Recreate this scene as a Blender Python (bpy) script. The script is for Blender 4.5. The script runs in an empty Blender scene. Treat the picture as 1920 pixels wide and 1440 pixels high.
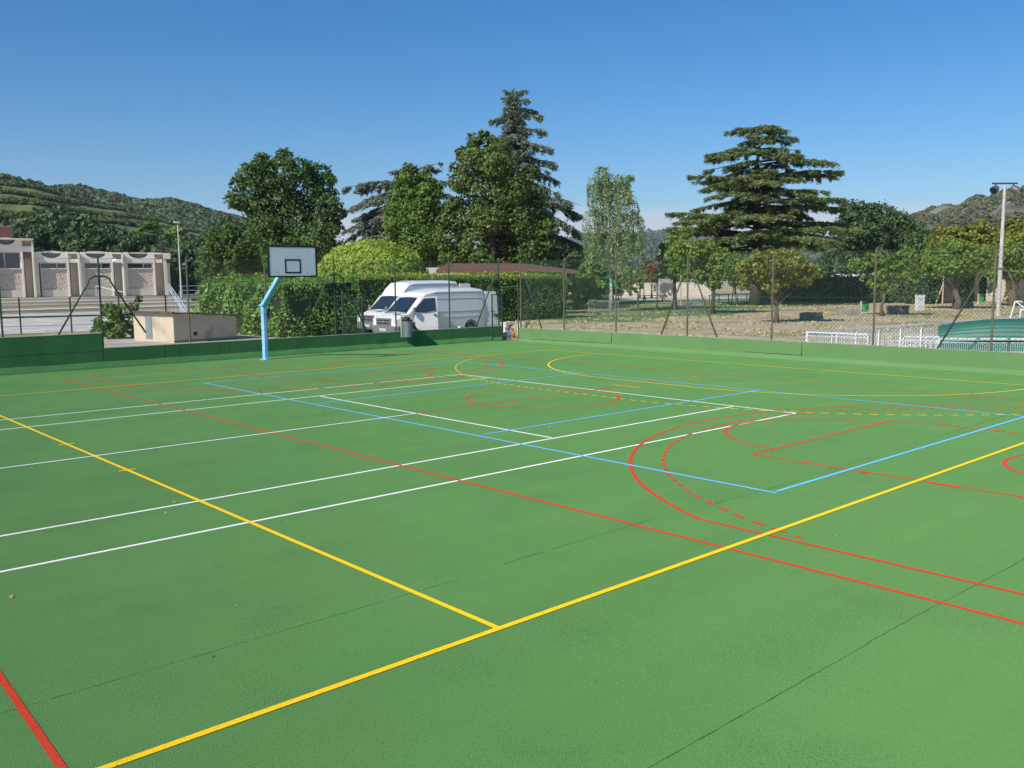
import bpy, bmesh, math, random
import numpy as np
from mathutils import Vector, Matrix, Euler

random.seed(7)
rng = np.random.default_rng(7)
S = bpy.context.scene
COL = S.collection
R = math.radians

# ------------------------------------------------------------------ camera (solved from the court markings)
F, YAW, PITCH, ROLL = 1684.03, 0.7328, -0.1166, -0.0096
CAM = np.array([-10.2953, -6.2678, 2.8079])
fw = np.array([math.cos(PITCH)*math.sin(YAW), math.cos(PITCH)*math.cos(YAW), math.sin(PITCH)])
_r = np.array([math.cos(YAW), -math.sin(YAW), 0.0])
_u = np.cross(_r, fw)
rt = _r*math.cos(ROLL)+_u*math.sin(ROLL)
up = np.cross(rt, fw)
def ray(px, py): return fw + rt*(px-960)/F + up*(720-py)/F
def G(px, py, h=0.0):
    d = ray(px, py); t = (h-CAM[2])/d[2]; return CAM+d*t
def AT(px, py, D):
    d = ray(px, py); return CAM+d*(D/math.hypot(d[0], d[1]))
def onY(px, py, Y):
    d = ray(px, py); return CAM+d*((Y-CAM[1])/d[1])
def onX(px, py, X):
    d = ray(px, py); return CAM+d*((X-CAM[0])/d[0])
cd = bpy.data.cameras.new('camera'); cam = bpy.data.objects.new('camera', cd); COL.objects.link(cam)
cam.matrix_world = Matrix([[rt[0], up[0], -fw[0], CAM[0]], [rt[1], up[1], -fw[1], CAM[1]], [rt[2], up[2], -fw[2], CAM[2]], [0, 0, 0, 1]])
cd.sensor_width = 36; cd.lens = 36*F/1920; cd.clip_end = 12000; cd.clip_start = 0.1
S.camera = cam

# ------------------------------------------------------------------ light
HAZE = 0.00009
SUN_EL = R(37.4); SX, SY = -0.9925, -0.122      # towards the sun
S.render.engine = 'CYCLES'
S.view_settings.view_transform = 'Standard'; S.view_settings.look = 'None'
S.view_settings.exposure = 0.2; S.view_settings.gamma = 1
w = bpy.data.worlds.new('World'); S.world = w; w.use_nodes = True
nt = w.node_tree; nt.nodes.clear()
wo = nt.nodes.new('ShaderNodeOutputWorld'); bg = nt.nodes.new('ShaderNodeBackground')
sky = nt.nodes.new('ShaderNodeTexSky'); sky.sky_type = 'NISHITA'; sky.sun_disc = False
sky.sun_elevation = SUN_EL; sky.sun_rotation = math.atan2(SX, SY)
sky.altitude = 100; sky.air_density = 1.0; sky.dust_density = 0.35; sky.ozone_density = 6.0
# a low bank of pale cloud along the horizon
tc = nt.nodes.new('ShaderNodeTexCoord'); sx = nt.nodes.new('ShaderNodeSeparateXYZ')
nz = nt.nodes.new('ShaderNodeTexNoise'); nz.inputs['Scale'].default_value = 5; nz.inputs['Detail'].default_value = 4
mpn = nt.nodes.new('ShaderNodeMapping'); mpn.inputs['Scale'].default_value = (1, 1, 5)
ma = nt.nodes.new('ShaderNodeMath'); ma.operation = 'MULTIPLY_ADD'; ma.inputs[1].default_value = -0.035
mr = nt.nodes.new('ShaderNodeMapRange'); mr.inputs['From Min'].default_value = 0.076; mr.inputs['From Max'].default_value = 0.062
mr.inputs['To Min'].default_value = 0; mr.inputs['To Max'].default_value = 0.8
mx = nt.nodes.new('ShaderNodeMix'); mx.data_type = 'RGBA'
mx.inputs[7].default_value = (6.2, 6.3, 7.0, 1)
L = nt.links.new
L(tc.outputs['Generated'], sx.inputs[0]); L(tc.outputs['Generated'], mpn.inputs[0]); L(mpn.outputs[0], nz.inputs['Vector'])
L(nz.outputs['Fac'], ma.inputs[0]); L(sx.outputs['Z'], ma.inputs[2]); 
ad = nt.nodes.new('ShaderNodeMath'); ad.operation = 'ADD'; ad.inputs[1].default_value = 0.0175
L(ma.outputs[0], ad.inputs[0]); L(ad.outputs[0], mr.inputs['Value'])
hs = nt.nodes.new('ShaderNodeHueSaturation'); hs.inputs['Saturation'].default_value = 1.3
L(sky.outputs[0], hs.inputs['Color']); L(mr.outputs[0], mx.inputs[0]); L(hs.outputs[0], mx.inputs[6]); L(mx.outputs[2], bg.inputs['Color'])
bg.inputs['Strength'].default_value = 0.102
L(bg.outputs[0], wo.inputs['Surface'])
ld = bpy.data.lights.new('sun', 'SUN'); ld.energy = 4.7; ld.angle = R(0.53); ld.color = (1.0, 0.95, 0.87)
lo = bpy.data.objects.new('sun', ld); COL.objects.link(lo)
sd = Vector((SX*math.cos(SUN_EL), SY*math.cos(SUN_EL), math.sin(SUN_EL)))
lo.rotation_euler = sd.to_track_quat('Z', 'Y').to_euler(); lo.location = (-30, 0, 40)

# ------------------------------------------------------------------ materials
MATS = {}
def mat(name, c1, c2=None, scale=4.0, rough=0.85, bump=0.0, bscale=None, metal=0.0, detail=5, spec=None, diffr=0.0,
        c3=None, s3=0.4, f3=(0.45, 0.6), stretch=None, coat=0.0, coords='Object', dist=0.01):
    if name in MATS: return MATS[name]
    m = bpy.data.materials.new(name); m.use_nodes = True; MATS[name] = m
    t = m.node_tree; P = t.nodes['Principled BSDF']; l = t.links.new
    P.inputs['Roughness'].default_value = rough; P.inputs['Metallic'].default_value = metal
    if spec is not None: P.inputs['Specular IOR Level'].default_value = spec
    if diffr and 'Diffuse Roughness' in P.inputs: P.inputs['Diffuse Roughness'].default_value = diffr
    if coat: P.inputs['Coat Weight'].default_value = coat
    c2 = c2 or tuple(min(1, v*0.82) for v in c1)
    tcn = t.nodes.new('ShaderNodeTexCoord'); mp = t.nodes.new('ShaderNodeMapping')
    if stretch: mp.inputs['Scale'].default_value = stretch
    l(tcn.outputs[coords], mp.inputs[0])
    n = t.nodes.new('ShaderNodeTexNoise'); n.inputs['Scale'].default_value = scale; n.inputs['Detail'].default_value = detail
    l(mp.outputs[0], n.inputs['Vector'])
    r_ = t.nodes.new('ShaderNodeValToRGB'); r_.color_ramp.elements[0].position = 0.35; r_.color_ramp.elements[1].position = 0.65
    r_.color_ramp.elements[0].color = (*c1, 1); r_.color_ramp.elements[1].color = (*c2, 1)
    l(n.outputs['Fac'], r_.inputs[0]); out = r_.outputs[0]
    if c3:
        n3 = t.nodes.new('ShaderNodeTexNoise'); n3.inputs['Scale'].default_value = s3; n3.inputs['Detail'].default_value = 6
        l(mp.outputs[0], n3.inputs['Vector'])
        m3 = t.nodes.new('ShaderNodeMapRange'); m3.inputs['From Min'].default_value = f3[0]; m3.inputs['From Max'].default_value = f3[1]
        l(n3.outputs['Fac'], m3.inputs['Value'])
        x3 = t.nodes.new('ShaderNodeMix'); x3.data_type = 'RGBA'; x3.inputs[7].default_value = (*c3, 1)
        l(m3.outputs[0], x3.inputs[0]); l(out, x3.inputs[6]); out = x3.outputs[2]
    l(out, P.inputs['Base Color'])
    if bump:
        nb = t.nodes.new('ShaderNodeTexNoise'); nb.inputs['Scale'].default_value = bscale or scale*6; nb.inputs['Detail'].default_value = 4
        l(mp.outputs[0], nb.inputs['Vector'])
        b = t.nodes.new('ShaderNodeBump'); b.inputs['Strength'].default_value = bump; b.inputs['Distance'].default_value = dist
        l(nb.outputs['Fac'], b.inputs['Height']); l(b.outputs[0], P.inputs['Normal'])
    return m

def leafmat(name, dark, light, trans=0.35, rough=0.55, tip=None):
    if name in MATS: return MATS[name]
    m = bpy.data.materials.new(name); m.use_nodes = True; MATS[name] = m
    t = m.node_tree; l = t.links.new; P = t.nodes['Principled BSDF']; out = t.nodes['Material Output']
    P.inputs['Roughness'].default_value = rough; P.inputs['Specular IOR Level'].default_value = 0.35
    a = t.nodes.new('ShaderNodeAttribute'); a.attribute_name = 'var'
    r_ = t.nodes.new('ShaderNodeValToRGB'); e = r_.color_ramp.elements
    e[0].position = 0.0; e[0].color = (*dark, 1); e[1].position = 0.85; e[1].color = (*light, 1)
    if tip:
        k = e.new(1.0); k.color = (*tip, 1)
    l(a.outputs['Fac'], r_.inputs[0]); l(r_.outputs[0], P.inputs['Base Color'])
    if trans:
        tr = t.nodes.new('ShaderNodeBsdfTranslucent'); l(r_.outputs[0], tr.inputs['Color'])
        mxs = t.nodes.new('ShaderNodeMixShader'); mxs.inputs[0].default_value = trans
        l(P.outputs[0], mxs.inputs[1]); l(tr.outputs[0], mxs.inputs[2]); l(mxs.outputs[0], out.inputs['Surface'])
    return m

# ------------------------------------------------------------------ mesh helpers
class MB:
    def __init__(s): s.v = []; s.f = []; s.mi = []
    def add(s, vs, fs, mi=0):
        o = len(s.v); s.v += [tuple(map(float, p)) for p in vs]
        for f in fs: s.f.append([i+o for i in f]); s.mi.append(mi)
        return s
    def box(s, c, d, rz=0.0, bev=0.0, mi=0, taper=1.0):
        x, y, z = d[0]/2, d[1]/2, d[2]/2; vs = []
        b = min(bev, x*.9, y*.9, z*.9)
        if b <= 0:
            for sz, k in ((-z, 1), (z, taper)):
                for sx_, sy_ in ((-x, -y), (x, -y), (x, y), (-x, y)): vs.append((sx_*k, sy_*k, sz))
            fs = [(3, 2, 1, 0), (4, 5, 6, 7), (0, 1, 5, 4), (1, 2, 6, 5), (2, 3, 7, 6), (3, 0, 4, 7)]
        else:
            def ring(ex, ey, zz):
                return [(-ex+b, -ey, zz), (ex-b, -ey, zz), (ex, -ey+b, zz), (ex, ey-b, zz), (ex-b, ey, zz), (-ex+b, ey, zz), (-ex, ey-b, zz), (-ex, -ey+b, zz)]
            k = taper
            rings = [ring(x-b*.7, y-b*.7, -z), ring(x, y, -z+b), ring(x*k, y*k, z-b), ring((x-b*.7)*k, (y-b*.7)*k, z)]
            for q in rings: vs += q
            fs = [tuple(range(7, -1, -1)), tuple(range(24, 32))]
            for j in range(3):
                for i in range(8): fs.append((j*8+i, j*8+(i+1) % 8, (j+1)*8+(i+1) % 8, (j+1)*8+i))
        ca, sa = math.cos(rz), math.sin(rz)
        vs = [(c[0]+p[0]*ca-p[1]*sa, c[1]+p[0]*sa+p[1]*ca, c[2]+p[2]) for p in vs]
        return s.add(vs, fs, mi)
    def bx(s, x0, x1, y0, y1, z0, z1, bev=0.0, mi=0):
        return s.box(((x0+x1)/2, (y0+y1)/2, (z0+z1)/2), (abs(x1-x0), abs(y1-y0), abs(z1-z0)), 0, bev, mi)
    def tube(s, pts, r, n=8, mi=0, caps=True):
        pts = [Vector(p) for p in pts]; rs = r if isinstance(r, (list, tuple)) else [r]*len(pts)
        vs = []; prev = None
        for i, p in enumerate(pts):
            d = (pts[min(i+1, len(pts)-1)]-pts[max(i-1, 0)]).normalized()
            a = Vector((0, 0, 1)) if abs(d.z) < .9 else Vector((1, 0, 0))
            if prev is not None: a = prev
            u = (a-d*a.dot(d)); u = u.normalized() if u.length > 1e-6 else d.orthogonal().normalized()
            v = d.cross(u); prev = u
            for k in range(n):
                t = 2*math.pi*k/n; vs.append(p+(u*math.cos(t)+v*math.sin(t))*rs[i])
        fs = []
        for i in range(len(pts)-1):
            for k in range(n): fs.append((i*n+k, i*n+(k+1) % n, (i+1)*n+(k+1) % n, (i+1)*n+k))
        if caps: fs += [tuple(range(n-1, -1, -1)), tuple((len(pts)-1)*n+k for k in range(n))]
        return s.add(vs, fs, mi)
    def bar(s, a, b, wd, ht, mi=0):
        a = Vector(a); b = Vector(b); d = (b-a).normalized()
        q = Vector((0, 0, 1)) if abs(d.z) < .95 else Vector((0, 1, 0))
        sd_ = d.cross(q).normalized(); u = sd_.cross(d).normalized()
        vs = []
        for p in (a, b):
            for i, j in ((-1, -1), (1, -1), (1, 1), (-1, 1)): vs.append(p+sd_*i*wd/2+u*j*ht/2)
        return s.add(vs, [(3, 2, 1, 0), (4, 5, 6, 7), (0, 1, 5, 4), (1, 2, 6, 5), (2, 3, 7, 6), (3, 0, 4, 7)], mi)
    def prism(s, poly, z0, z1, mi=0):          # poly in xy
        n = len(poly)
        return s.add([(p[0], p[1], z0) for p in poly]+[(p[0], p[1], z1) for p in poly],
                     [tuple(range(n-1, -1, -1)), tuple(range(n, 2*n))]+[(i, (i+1) % n, n+(i+1) % n, n+i) for i in range(n)], mi)
    def prismY(s, poly, y0, y1, mi=0):         # poly in xz, extruded in y
        n = len(poly)
        return s.add([(p[0], y0, p[1]) for p in poly]+[(p[0], y1, p[1]) for p in poly],
                     [tuple(range(n)), tuple(range(2*n-1, n-1, -1))]+[((i+1) % n, i, n+i, n+(i+1) % n) for i in range(n)], mi)
    def cyl(s, c, r, h, n=16, mi=0, r2=None): return s.tube([c, (c[0], c[1], c[2]+h)], [r, r if r2 is None else r2], n, mi)
    def lathe(s, c, prof, n=16, mi=0):
        vs = []
        for r_, z in prof:
            for k in range(n):
                t = 2*math.pi*k/n; vs.append((c[0]+r_*math.cos(t), c[1]+r_*math.sin(t), c[2]+z))
        fs = []
        for i in range(len(prof)-1):
            for k in range(n): fs.append((i*n+k, i*n+(k+1) % n, (i+1)*n+(k+1) % n, (i+1)*n+k))
        fs += [tuple(range(n-1, -1, -1)), tuple((len(prof)-1)*n+k for k in range(n))]
        return s.add(vs, fs, mi)
    def quad(s, a, b, c, d, mi=0): return s.add([a, b, c, d], [(0, 1, 2, 3)], mi)
    def build(s, name, m, parent=None, smooth=False, origin=None):
        me = bpy.data.meshes.new(name)
        off = Vector((0, 0, 0))
        if parent is not None: off = parent_loc(parent)
        if origin is not None: off = Vector(origin)
        vs = [(p[0]-off.x, p[1]-off.y, p[2]-off.z) for p in s.v]
        me.from_pydata(vs, [], s.f)
        ms = m if isinstance(m, (list, tuple)) else [m]
        for q in ms: me.materials.append(q)
        if len(ms) > 1: me.polygons.foreach_set('material_index', s.mi)
        if smooth:
            me.polygons.foreach_set('use_smooth', [True]*len(me.polygons))
        me.update()
        o = bpy.data.objects.new(name, me); COL.objects.link(o)
        if parent is not None: o.parent = parent
        elif origin is not None: o.location = off
        return o
def parent_loc(p):
    v = Vector((0, 0, 0))
    while p is not None: v += p.location; p = p.parent
    return v
def tag(o, label=None, cat=None, group=None, kind=None):
    if label: o['label'] = label
    if cat: o['category'] = cat
    if group: o['group'] = group
    if kind: o['kind'] = kind
    return o
def thing(name, loc, label, cat, group=None, local=False, rz=0.0):
    o = bpy.data.objects.new(name, None); COL.objects.link(o); o.location = [float(q) for q in loc]; o.rotation_euler = (0, 0, rz)
    o.empty_display_size = 0.3
    return tag(o, label, cat, group)
LOCALS = []
def copy_tree(o, parent=None):
    c = o.copy(); COL.objects.link(c)
    if parent is not None: c.parent = parent
    for ch in [q for q in bpy.data.objects if q.parent == o]:
        copy_tree(ch, c)
    return c

def np_quads(name, V4, var, m, parent=None, off=(0, 0, 0), tri=False):
    """V4: (N,4,3) or (N,3,3) arrays of faces."""
    k = V4.shape[1]; N = V4.shape[0]
    me = bpy.data.meshes.new(name)
    me.vertices.add(N*k); me.vertices.foreach_set('co', (V4.reshape(-1, 3)-np.array(off)).astype(np.float32).ravel())
    me.loops.add(N*k); me.loops.foreach_set('vertex_index', np.arange(N*k, dtype=np.int32))
    me.polygons.add(N); me.polygons.foreach_set('loop_start', np.arange(0, N*k, k, dtype=np.int32))
    at = me.attributes.new('var', 'FLOAT', 'POINT'); at.data.foreach_set('value', np.repeat(np.clip(var, 0, 1), k).astype(np.float32))
    me.update(calc_edges=True); me.validate()
    me.materials.append(m)
    o = bpy.data.objects.new(name, me); COL.objects.link(o)
    if parent is not None: o.parent = parent
    return o
def unit(a): return a/np.maximum(np.linalg.norm(a, axis=-1, keepdims=True), 1e-9)
def leaf_quads(P, Nrm, size, asp=0.6, tang=None):
    n = len(P); t = rng.normal(size=(n, 3)) if tang is None else tang
    Nn = unit(Nrm); t = unit(t-Nn*np.sum(t*Nn, axis=1, keepdims=True)); b = np.cross(Nn, t)
    s = (size*np.ones(n))[:, None]
    a = t*s*0.5; c = b*s*0.5*asp
    return np.stack([P-a, P-a*0.1+c, P+a, P-a*0.1-c], axis=1)

def blob_leaves(C, Rr, n_clump, per, leaf, csize=0.28, up_bias=0.35, fill=0.75, asp=0.6):
    """leaf faces of one lobe: clumps spread over an ellipsoid, each clump a small tuft"""
    d = unit(rng.normal(size=(n_clump, 3)))
    rad = (fill-.1)+(.97-fill)*rng.random((n_clump, 1))**0.6
    cc = np.array(C)+d*rad*np.array(Rr)
    rm = float(np.mean(Rr)); out = []; var = []; nr = []
    cs = csize*rm*(0.6+0.8*rng.random(n_clump))
    P = np.repeat(cc, per, axis=0)+rng.normal(size=(n_clump*per, 3))*np.repeat(cs, per)[:, None]*np.array([0.62, 0.62, 0.45])
    dd = np.repeat(d, per, axis=0)
    N = rng.normal(size=P.shape)*0.75+dd*0.75+np.array([0, 0, up_bias])
    v = np.repeat(rng.random(n_clump)*0.55, per)+rng.random(n_clump*per)*0.45
    sz = leaf*(0.6+0.8*rng.random(n_clump*per))
    return leaf_quads(P, N, sz*1.15, 0.8), v

def limb(mb, a, b, r0, r1, sag=0.0, n=6, k=5):
    a = Vector([float(q) for q in a]); b = Vector([float(q) for q in b]); L_ = (b-a).length
    j = Vector((random.uniform(-1, 1), random.uniform(-1, 1), random.uniform(-.3, .3)))*L_*0.05
    pts = []; rs = []
    for i in range(k+1):
        t = i/k; p = a.lerp(b, t); p += j*math.sin(math.pi*t); p.z += sag*L_*math.sin(math.pi*t)*0.5
        pts.append(p); rs.append(r0+(r1-r0)*t)
    mb.tube(pts, rs, n)

bark = mat('bark', (0.10, 0.075, 0.055), (0.05, 0.04, 0.03), 6, 0.95, 0.6, 20)
bark_light = mat('pale_bark', (0.17, 0.135, 0.095), (0.09, 0.075, 0.055), 7, 0.95, 0.5, 20)
bark_birch = mat('birch_bark', (0.62, 0.6, 0.55), (0.16, 0.14, 0.12), 3, 0.8, 0.3, 12, stretch=(1, 1, 3))

def lobe_tree(name, label, cat, D, base_px, lobes, leaf, m, dens=1.0, group=None, trunk_r=0.3, bmat=None, depth=1.0, basez=0.0, extra=0, csize=0.25, bend=None, per=16, upb=0.35, hang=False):
    sc = D/F; leaf *= .8
    b0 = AT(base_px, 520, D); b0[2] = basez
    root = thing(name, b0, label, cat, group)
    Vq = []; Vv = []
    tb = MB(); pts = []
    top = min(l[1] for l in lobes)
    toppt = AT(base_px, top, D)
    H = toppt[2]-basez
    fork = b0+np.array([0, 0, H*0.35])
    sdv = unit(np.array([ray(base_px, 520)[0], ray(base_px, 520)[1], 0]))
    LL = []
    if group and 'small trees' in group: lobes = [(l[0], l[1]+3, l[2]*1.18) for l in lobes]
    for l in lobes:
        px, py, r = l[:3]; LL.append((px, py, r, l[3] if len(l) > 3 else random.uniform(-1, 1)*r*1.0*depth))
    for i in range(extra):
        l = random.choice(lobes); LL.append((l[0]+random.uniform(-.5, .5)*l[2], l[1]+random.uniform(-.3, .5)*l[2], l[2]*random.uniform(.6, .9), random.choice((-1, 1))*random.uniform(.8, 1.8)*l[2]*depth))
    for px, py, r, dz in LL:
        C = AT(px, py, D+dz*sc); rr = r*sc
        nc = max(8, int(dens*36*(rr/1.2)**1.7/(leaf/0.24)**1.5))
        q, v = blob_leaves(C, (rr, rr, rr*0.9), nc, per, leaf, csize, upb)
        Vq.append(q); Vv.append(v)
        st = Vector(b0).lerp(Vector(fork), random.uniform(.75, 1.0)); st.z = basez+H*random.uniform(.22, .5)
        st.z = min(st.z, C[2]-rr*0.3)
        limb(tb, st, C, trunk_r*0.24, trunk_r*0.05, sag=0.15)
    tk = [tuple(b0+np.array([0, 0, -0.05]))]
    for i in range(1, 7):
        t = i/6; tk.append((b0[0]+random.uniform(-.5, .5)*trunk_r, b0[1]+random.uniform(-.5, .5)*trunk_r, basez+H*0.85*t))
    rs = [trunk_r*1.35]+[trunk_r*(1-0.13*i) for i in range(1, 7)]
    tb.tube(tk, rs, 9)
    tr = tb.build('trunk', bmat or bark, root, smooth=True)
    cr = np_quads('crown', np.concatenate(Vq), np.concatenate(Vv), m, root, b0)
    return root

# ------------------------------------------------------------------ the ground
def grid_sheet(name, xs, ys, z, m, hole=None):
    mb = MB()
    for i in range(len(xs)-1):
        for j in range(len(ys)-1):
            if hole and xs[i] >= hole[0]-1e-6 and xs[i+1] <= hole[1]+1e-6 and ys[j] >= hole[2]-1e-6 and ys[j+1] <= hole[3]+1e-6: continue
            mb.quad((xs[i], ys[j], z), (xs[i+1], ys[j], z), (xs[i+1], ys[j+1], z), (xs[i], ys[j+1], z))
    return mb.build(name, m)
m_dry = mat('dry_soil_and_grass', (0.52, 0.42, 0.28), (0.41, 0.34, 0.19), 0.9, 1.0, 0.5, 5, c3=(0.24, 0.25, 0.10), s3=0.16, f3=(0.50, 0.64), detail=8, dist=0.05)
g = grid_sheet('ground', [-6000, -200, -60, 200, 6000], [-2000, -60, 200, 900, 8000], -0.02, m_dry); tag(g, kind='structure')
m_lawn = mat('lawn', (0.075, 0.17, 0.035), (0.12, 0.22, 0.05), 1.2, 1.0, 0.6, 8, c3=(0.2, 0.22, 0.08), s3=0.12, f3=(0.55, 0.7), dist=0.05)
mb = MB()
lp = [G(930, 597), G(1075, 600), G(1180, 603), G(1262, 592), G(1360, 592), G(1430, 578), G(1600, 566), G(1560, 556), G(1200, 552), G(930, 556)]
mb.add([(p[0], p[1], -0.012) for p in lp], [tuple(range(len(lp)-1, -1, -1))])
tag(mb.build('lawn', m_lawn), kind='structure')
# tussocks of dry grass
def tufts(n, reg, hgt, m, name):
    x0, x1, y0, y1 = reg
    P = np.stack([rng.uniform(x0, x1, n), rng.uniform(y0, y1, n)], 1)
    k = np.sin(P[:, 0]*0.9+1.3*np.sin(P[:, 1]*0.5))+np.sin(P[:, 1]*0.7+P[:, 0]*0.25)
    P = P[k > -0.1]; n = len(P)
    a = rng.uniform(0, 2*np.pi, n); h = hgt*(0.5+rng.random(n)); wd = 0.05+0.05*rng.random(n)
    base = np.stack([P[:, 0], P[:, 1], np.full(n, -0.02)], 1)
    sdx = np.stack([np.cos(a), np.sin(a), np.zeros(n)], 1)*wd[:, None]
    tip = base+np.stack([rng.normal(size=n)*0.05, rng.normal(size=n)*0.05, h], 1)
    o = np_quads(name, np.stack([base-sdx, base+sdx, tip], 1), rng.random(n), m)
    return o
m_tuft = leafmat('dry_grass_blades', (0.28, 0.25, 0.11), (0.62, 0.50, 0.28), 0.2, 0.8)
tag(tufts(42000, (18, 75, -4, 62), 0.07, m_tuft, 'dry_grass'), 'short dry grass on the park soil', 'grass', kind='stuff')
m_gr = mat('pale_gravel', (0.58, 0.54, 0.48), (0.40, 0.37, 0.32), 3.0, 1.0, 0.7, 30, c3=(0.64, 0.61, 0.56), s3=0.5, f3=(.45, .6))
mb = MB(); mb.quad((-25, 50, -0.010), (16, 50, -0.010), (19, 86.6, -0.010), (-25, 86.6, -0.010))
tag(mb.build('gravel_yard', m_gr), kind='structure')
m_gr2 = mat('stony_ground', (0.46, 0.42, 0.36), (0.34, 0.3, 0.25), 2.0, 1.0, 0.7, 20, c3=(0.5, 0.44, 0.36), s3=0.9, f3=(.4, .6))
mb = MB(); mb.quad((-6, 25.3, -0.014), (16, 25.3, -0.014), (13, 40, -0.014), (-6, 49.5, -0.014))
tag(mb.build('stony_path', m_gr2), kind='structure')
mb = MB(); mb.add([(18, 13.5, -0.013), (18, -8, -0.013), (50, -8, -0.013), (46, 8.7, -0.013)], [(0, 1, 2, 3)])
tag(mb.build('gravel_path', m_gr), kind='structure')

# ------------------------------------------------------------------ court
def court_material():
    m = bpy.data.materials.new('court_coating'); m.use_nodes = True
    t = m.node_tree; l = t.links.new; P = t.nodes['Principled BSDF']; P.inputs['Roughness'].default_value = 0.8
    P.inputs['Specular IOR Level'].default_value = 0.25; P.inputs['Diffuse Roughness'].default_value = 1.0
    c = t.nodes.new('ShaderNodeTexCoord')
    n1 = t.nodes.new('ShaderNodeTexNoise'); n1.inputs['Scale'].default_value = 0.22; n1.inputs['Detail'].default_value = 7; n1.inputs['Roughness'].default_value = 0.6
    l(c.outputs['Object'], n1.inputs['Vector'])
    r1 = t.nodes.new('ShaderNodeValToRGB'); e = r1.color_ramp.elements; e[0].position = 0.3; e[1].position = 0.7
    e[0].color = (0.094, 0.228, 0.060, 1); e[1].color = (0.114, 0.256, 0.069, 1); l(n1.outputs['Fac'], r1.inputs[0])
    # roller lanes, a little lighter and darker
    wv = t.nodes.new('ShaderNodeTexNoise'); wv.inputs['Scale'].default_value = 1.0; wv.inputs['Detail'].default_value = 2
    mpp = t.nodes.new('ShaderNodeMapping'); mpp.inputs['Scale'].default_value = (0.07, 1.6, 1); l(c.outputs['Object'], mpp.inputs[0]); l(mpp.outputs[0], wv.inputs['Vector'])
    mrr = t.nodes.new('ShaderNodeMapRange'); mrr.inputs['From Min'].default_value = .35; mrr.inputs['From Max'].default_value = .65; mrr.inputs['To Min'].default_value = .97; mrr.inputs['To Max'].default_value = 1.03
    l(wv.outputs['Fac'], mrr.inputs['Value'])
    mul = t.nodes.new('ShaderNodeMix'); mul.data_type = 'RGBA'; mul.blend_type = 'MULTIPLY'; mul.inputs[0].default_value = 1
    l(r1.outputs[0], mul.inputs[6]); l(mrr.outputs[0], mul.inputs[7])
    # open pits between the grains, in patches
    n2 = t.nodes.new('ShaderNodeTexNoise'); n2.inputs['Scale'].default_value = 135; n2.inputs['Detail'].default_value = 2; n2.inputs['Roughness'].default_value = .5
    l(c.outputs['Object'], n2.inputs['Vector'])
    n3 = t.nodes.new('ShaderNodeTexNoise'); n3.inputs['Scale'].default_value = 0.9; n3.inputs['Detail'].default_value = 4
    l(c.outputs['Object'], n3.inputs['Vector'])
    m3 = t.nodes.new('ShaderNodeMapRange'); m3.inputs['From Min'].default_value = .35; m3.inputs['From Max'].default_value = .68; m3.inputs['To Min'].default_value = .31; m3.inputs['To Max'].default_value = .43
    l(n3.outputs['Fac'], m3.inputs['Value'])
    lt = t.nodes.new('ShaderNodeMath'); lt.operation = 'SUBTRACT'; l(m3.outputs[0], lt.inputs[0]); l(n2.outputs['Fac'], lt.inputs[1])
    sm = t.nodes.new('ShaderNodeMapRange'); sm.inputs['From Min'].default_value = 0; sm.inputs['From Max'].default_value = .03; l(lt.outputs[0], sm.inputs['Value'])
    x = t.nodes.new('ShaderNodeMix'); x.data_type = 'RGBA'; x.inputs[7].default_value = (0.028, 0.095, 0.03, 1)
    l(sm.outputs[0], x.inputs[0]); l(mul.outputs[2], x.inputs[6]); l(x.outputs[2], P.inputs['Base Color'])
    b = t.nodes.new('ShaderNodeBump'); b.inputs['Strength'].default_value = 1.0; b.inputs['Distance'].default_value = 0.011
    l(n2.outputs['Fac'], b.inputs['Height']); l(b.outputs[0], P.inputs['Normal'])
    return m
m_court = court_material()
X0, X1, Y0, Y1 = -24.0, 17.1, -14.0, 24.8
mb = MB()
mb.quad((X0, Y0, 0), (X1, Y0, 0), (X1, Y1, 0), (X0, Y1, 0)); mb.quad((X1, 23.7, 0), (X1+.5, 23.7, 0), (X1+.5, Y1+.1, 0), (X1, Y1+.1, 0))
tag(mb.build('court_floor', m_court), kind='structure')
def paint(name, c):
    m = bpy.data.materials.new(name); m.use_nodes = True; t = m.node_tree; l = t.links.new; P = t.nodes['Principled BSDF']
    P.inputs['Roughness'].default_value = 0.75; P.inputs['Specular IOR Level'].default_value = 0.3; P.inputs['Diffuse Roughness'].default_value = 0.8
    cc = t.nodes.new('ShaderNodeTexCoord')
    n = t.nodes.new('ShaderNodeTexNoise'); n.inputs['Scale'].default_value = 95; n.inputs['Detail'].default_value = 3; l(cc.outputs['Object'], n.inputs['Vector'])
    r_ = t.nodes.new('ShaderNodeValToRGB'); e = r_.color_ramp.elements; e[0].position = .33; e[1].position = .42
    e[0].color = tuple(v*.45 for v in c)+(1,); e[1].color = (*c, 1); l(n.outputs['Fac'], r_.inputs[0]); l(r_.outputs[0], P.inputs['Base Color'])
    b = t.nodes.new('ShaderNodeBump'); b.inputs['Strength'].default_value = 0.6; b.inputs['Distance'].default_value = 0.006
    l(n.outputs['Fac'], b.inputs['Height']); l(b.outputs[0], P.inputs['Normal'])
    return m
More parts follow.
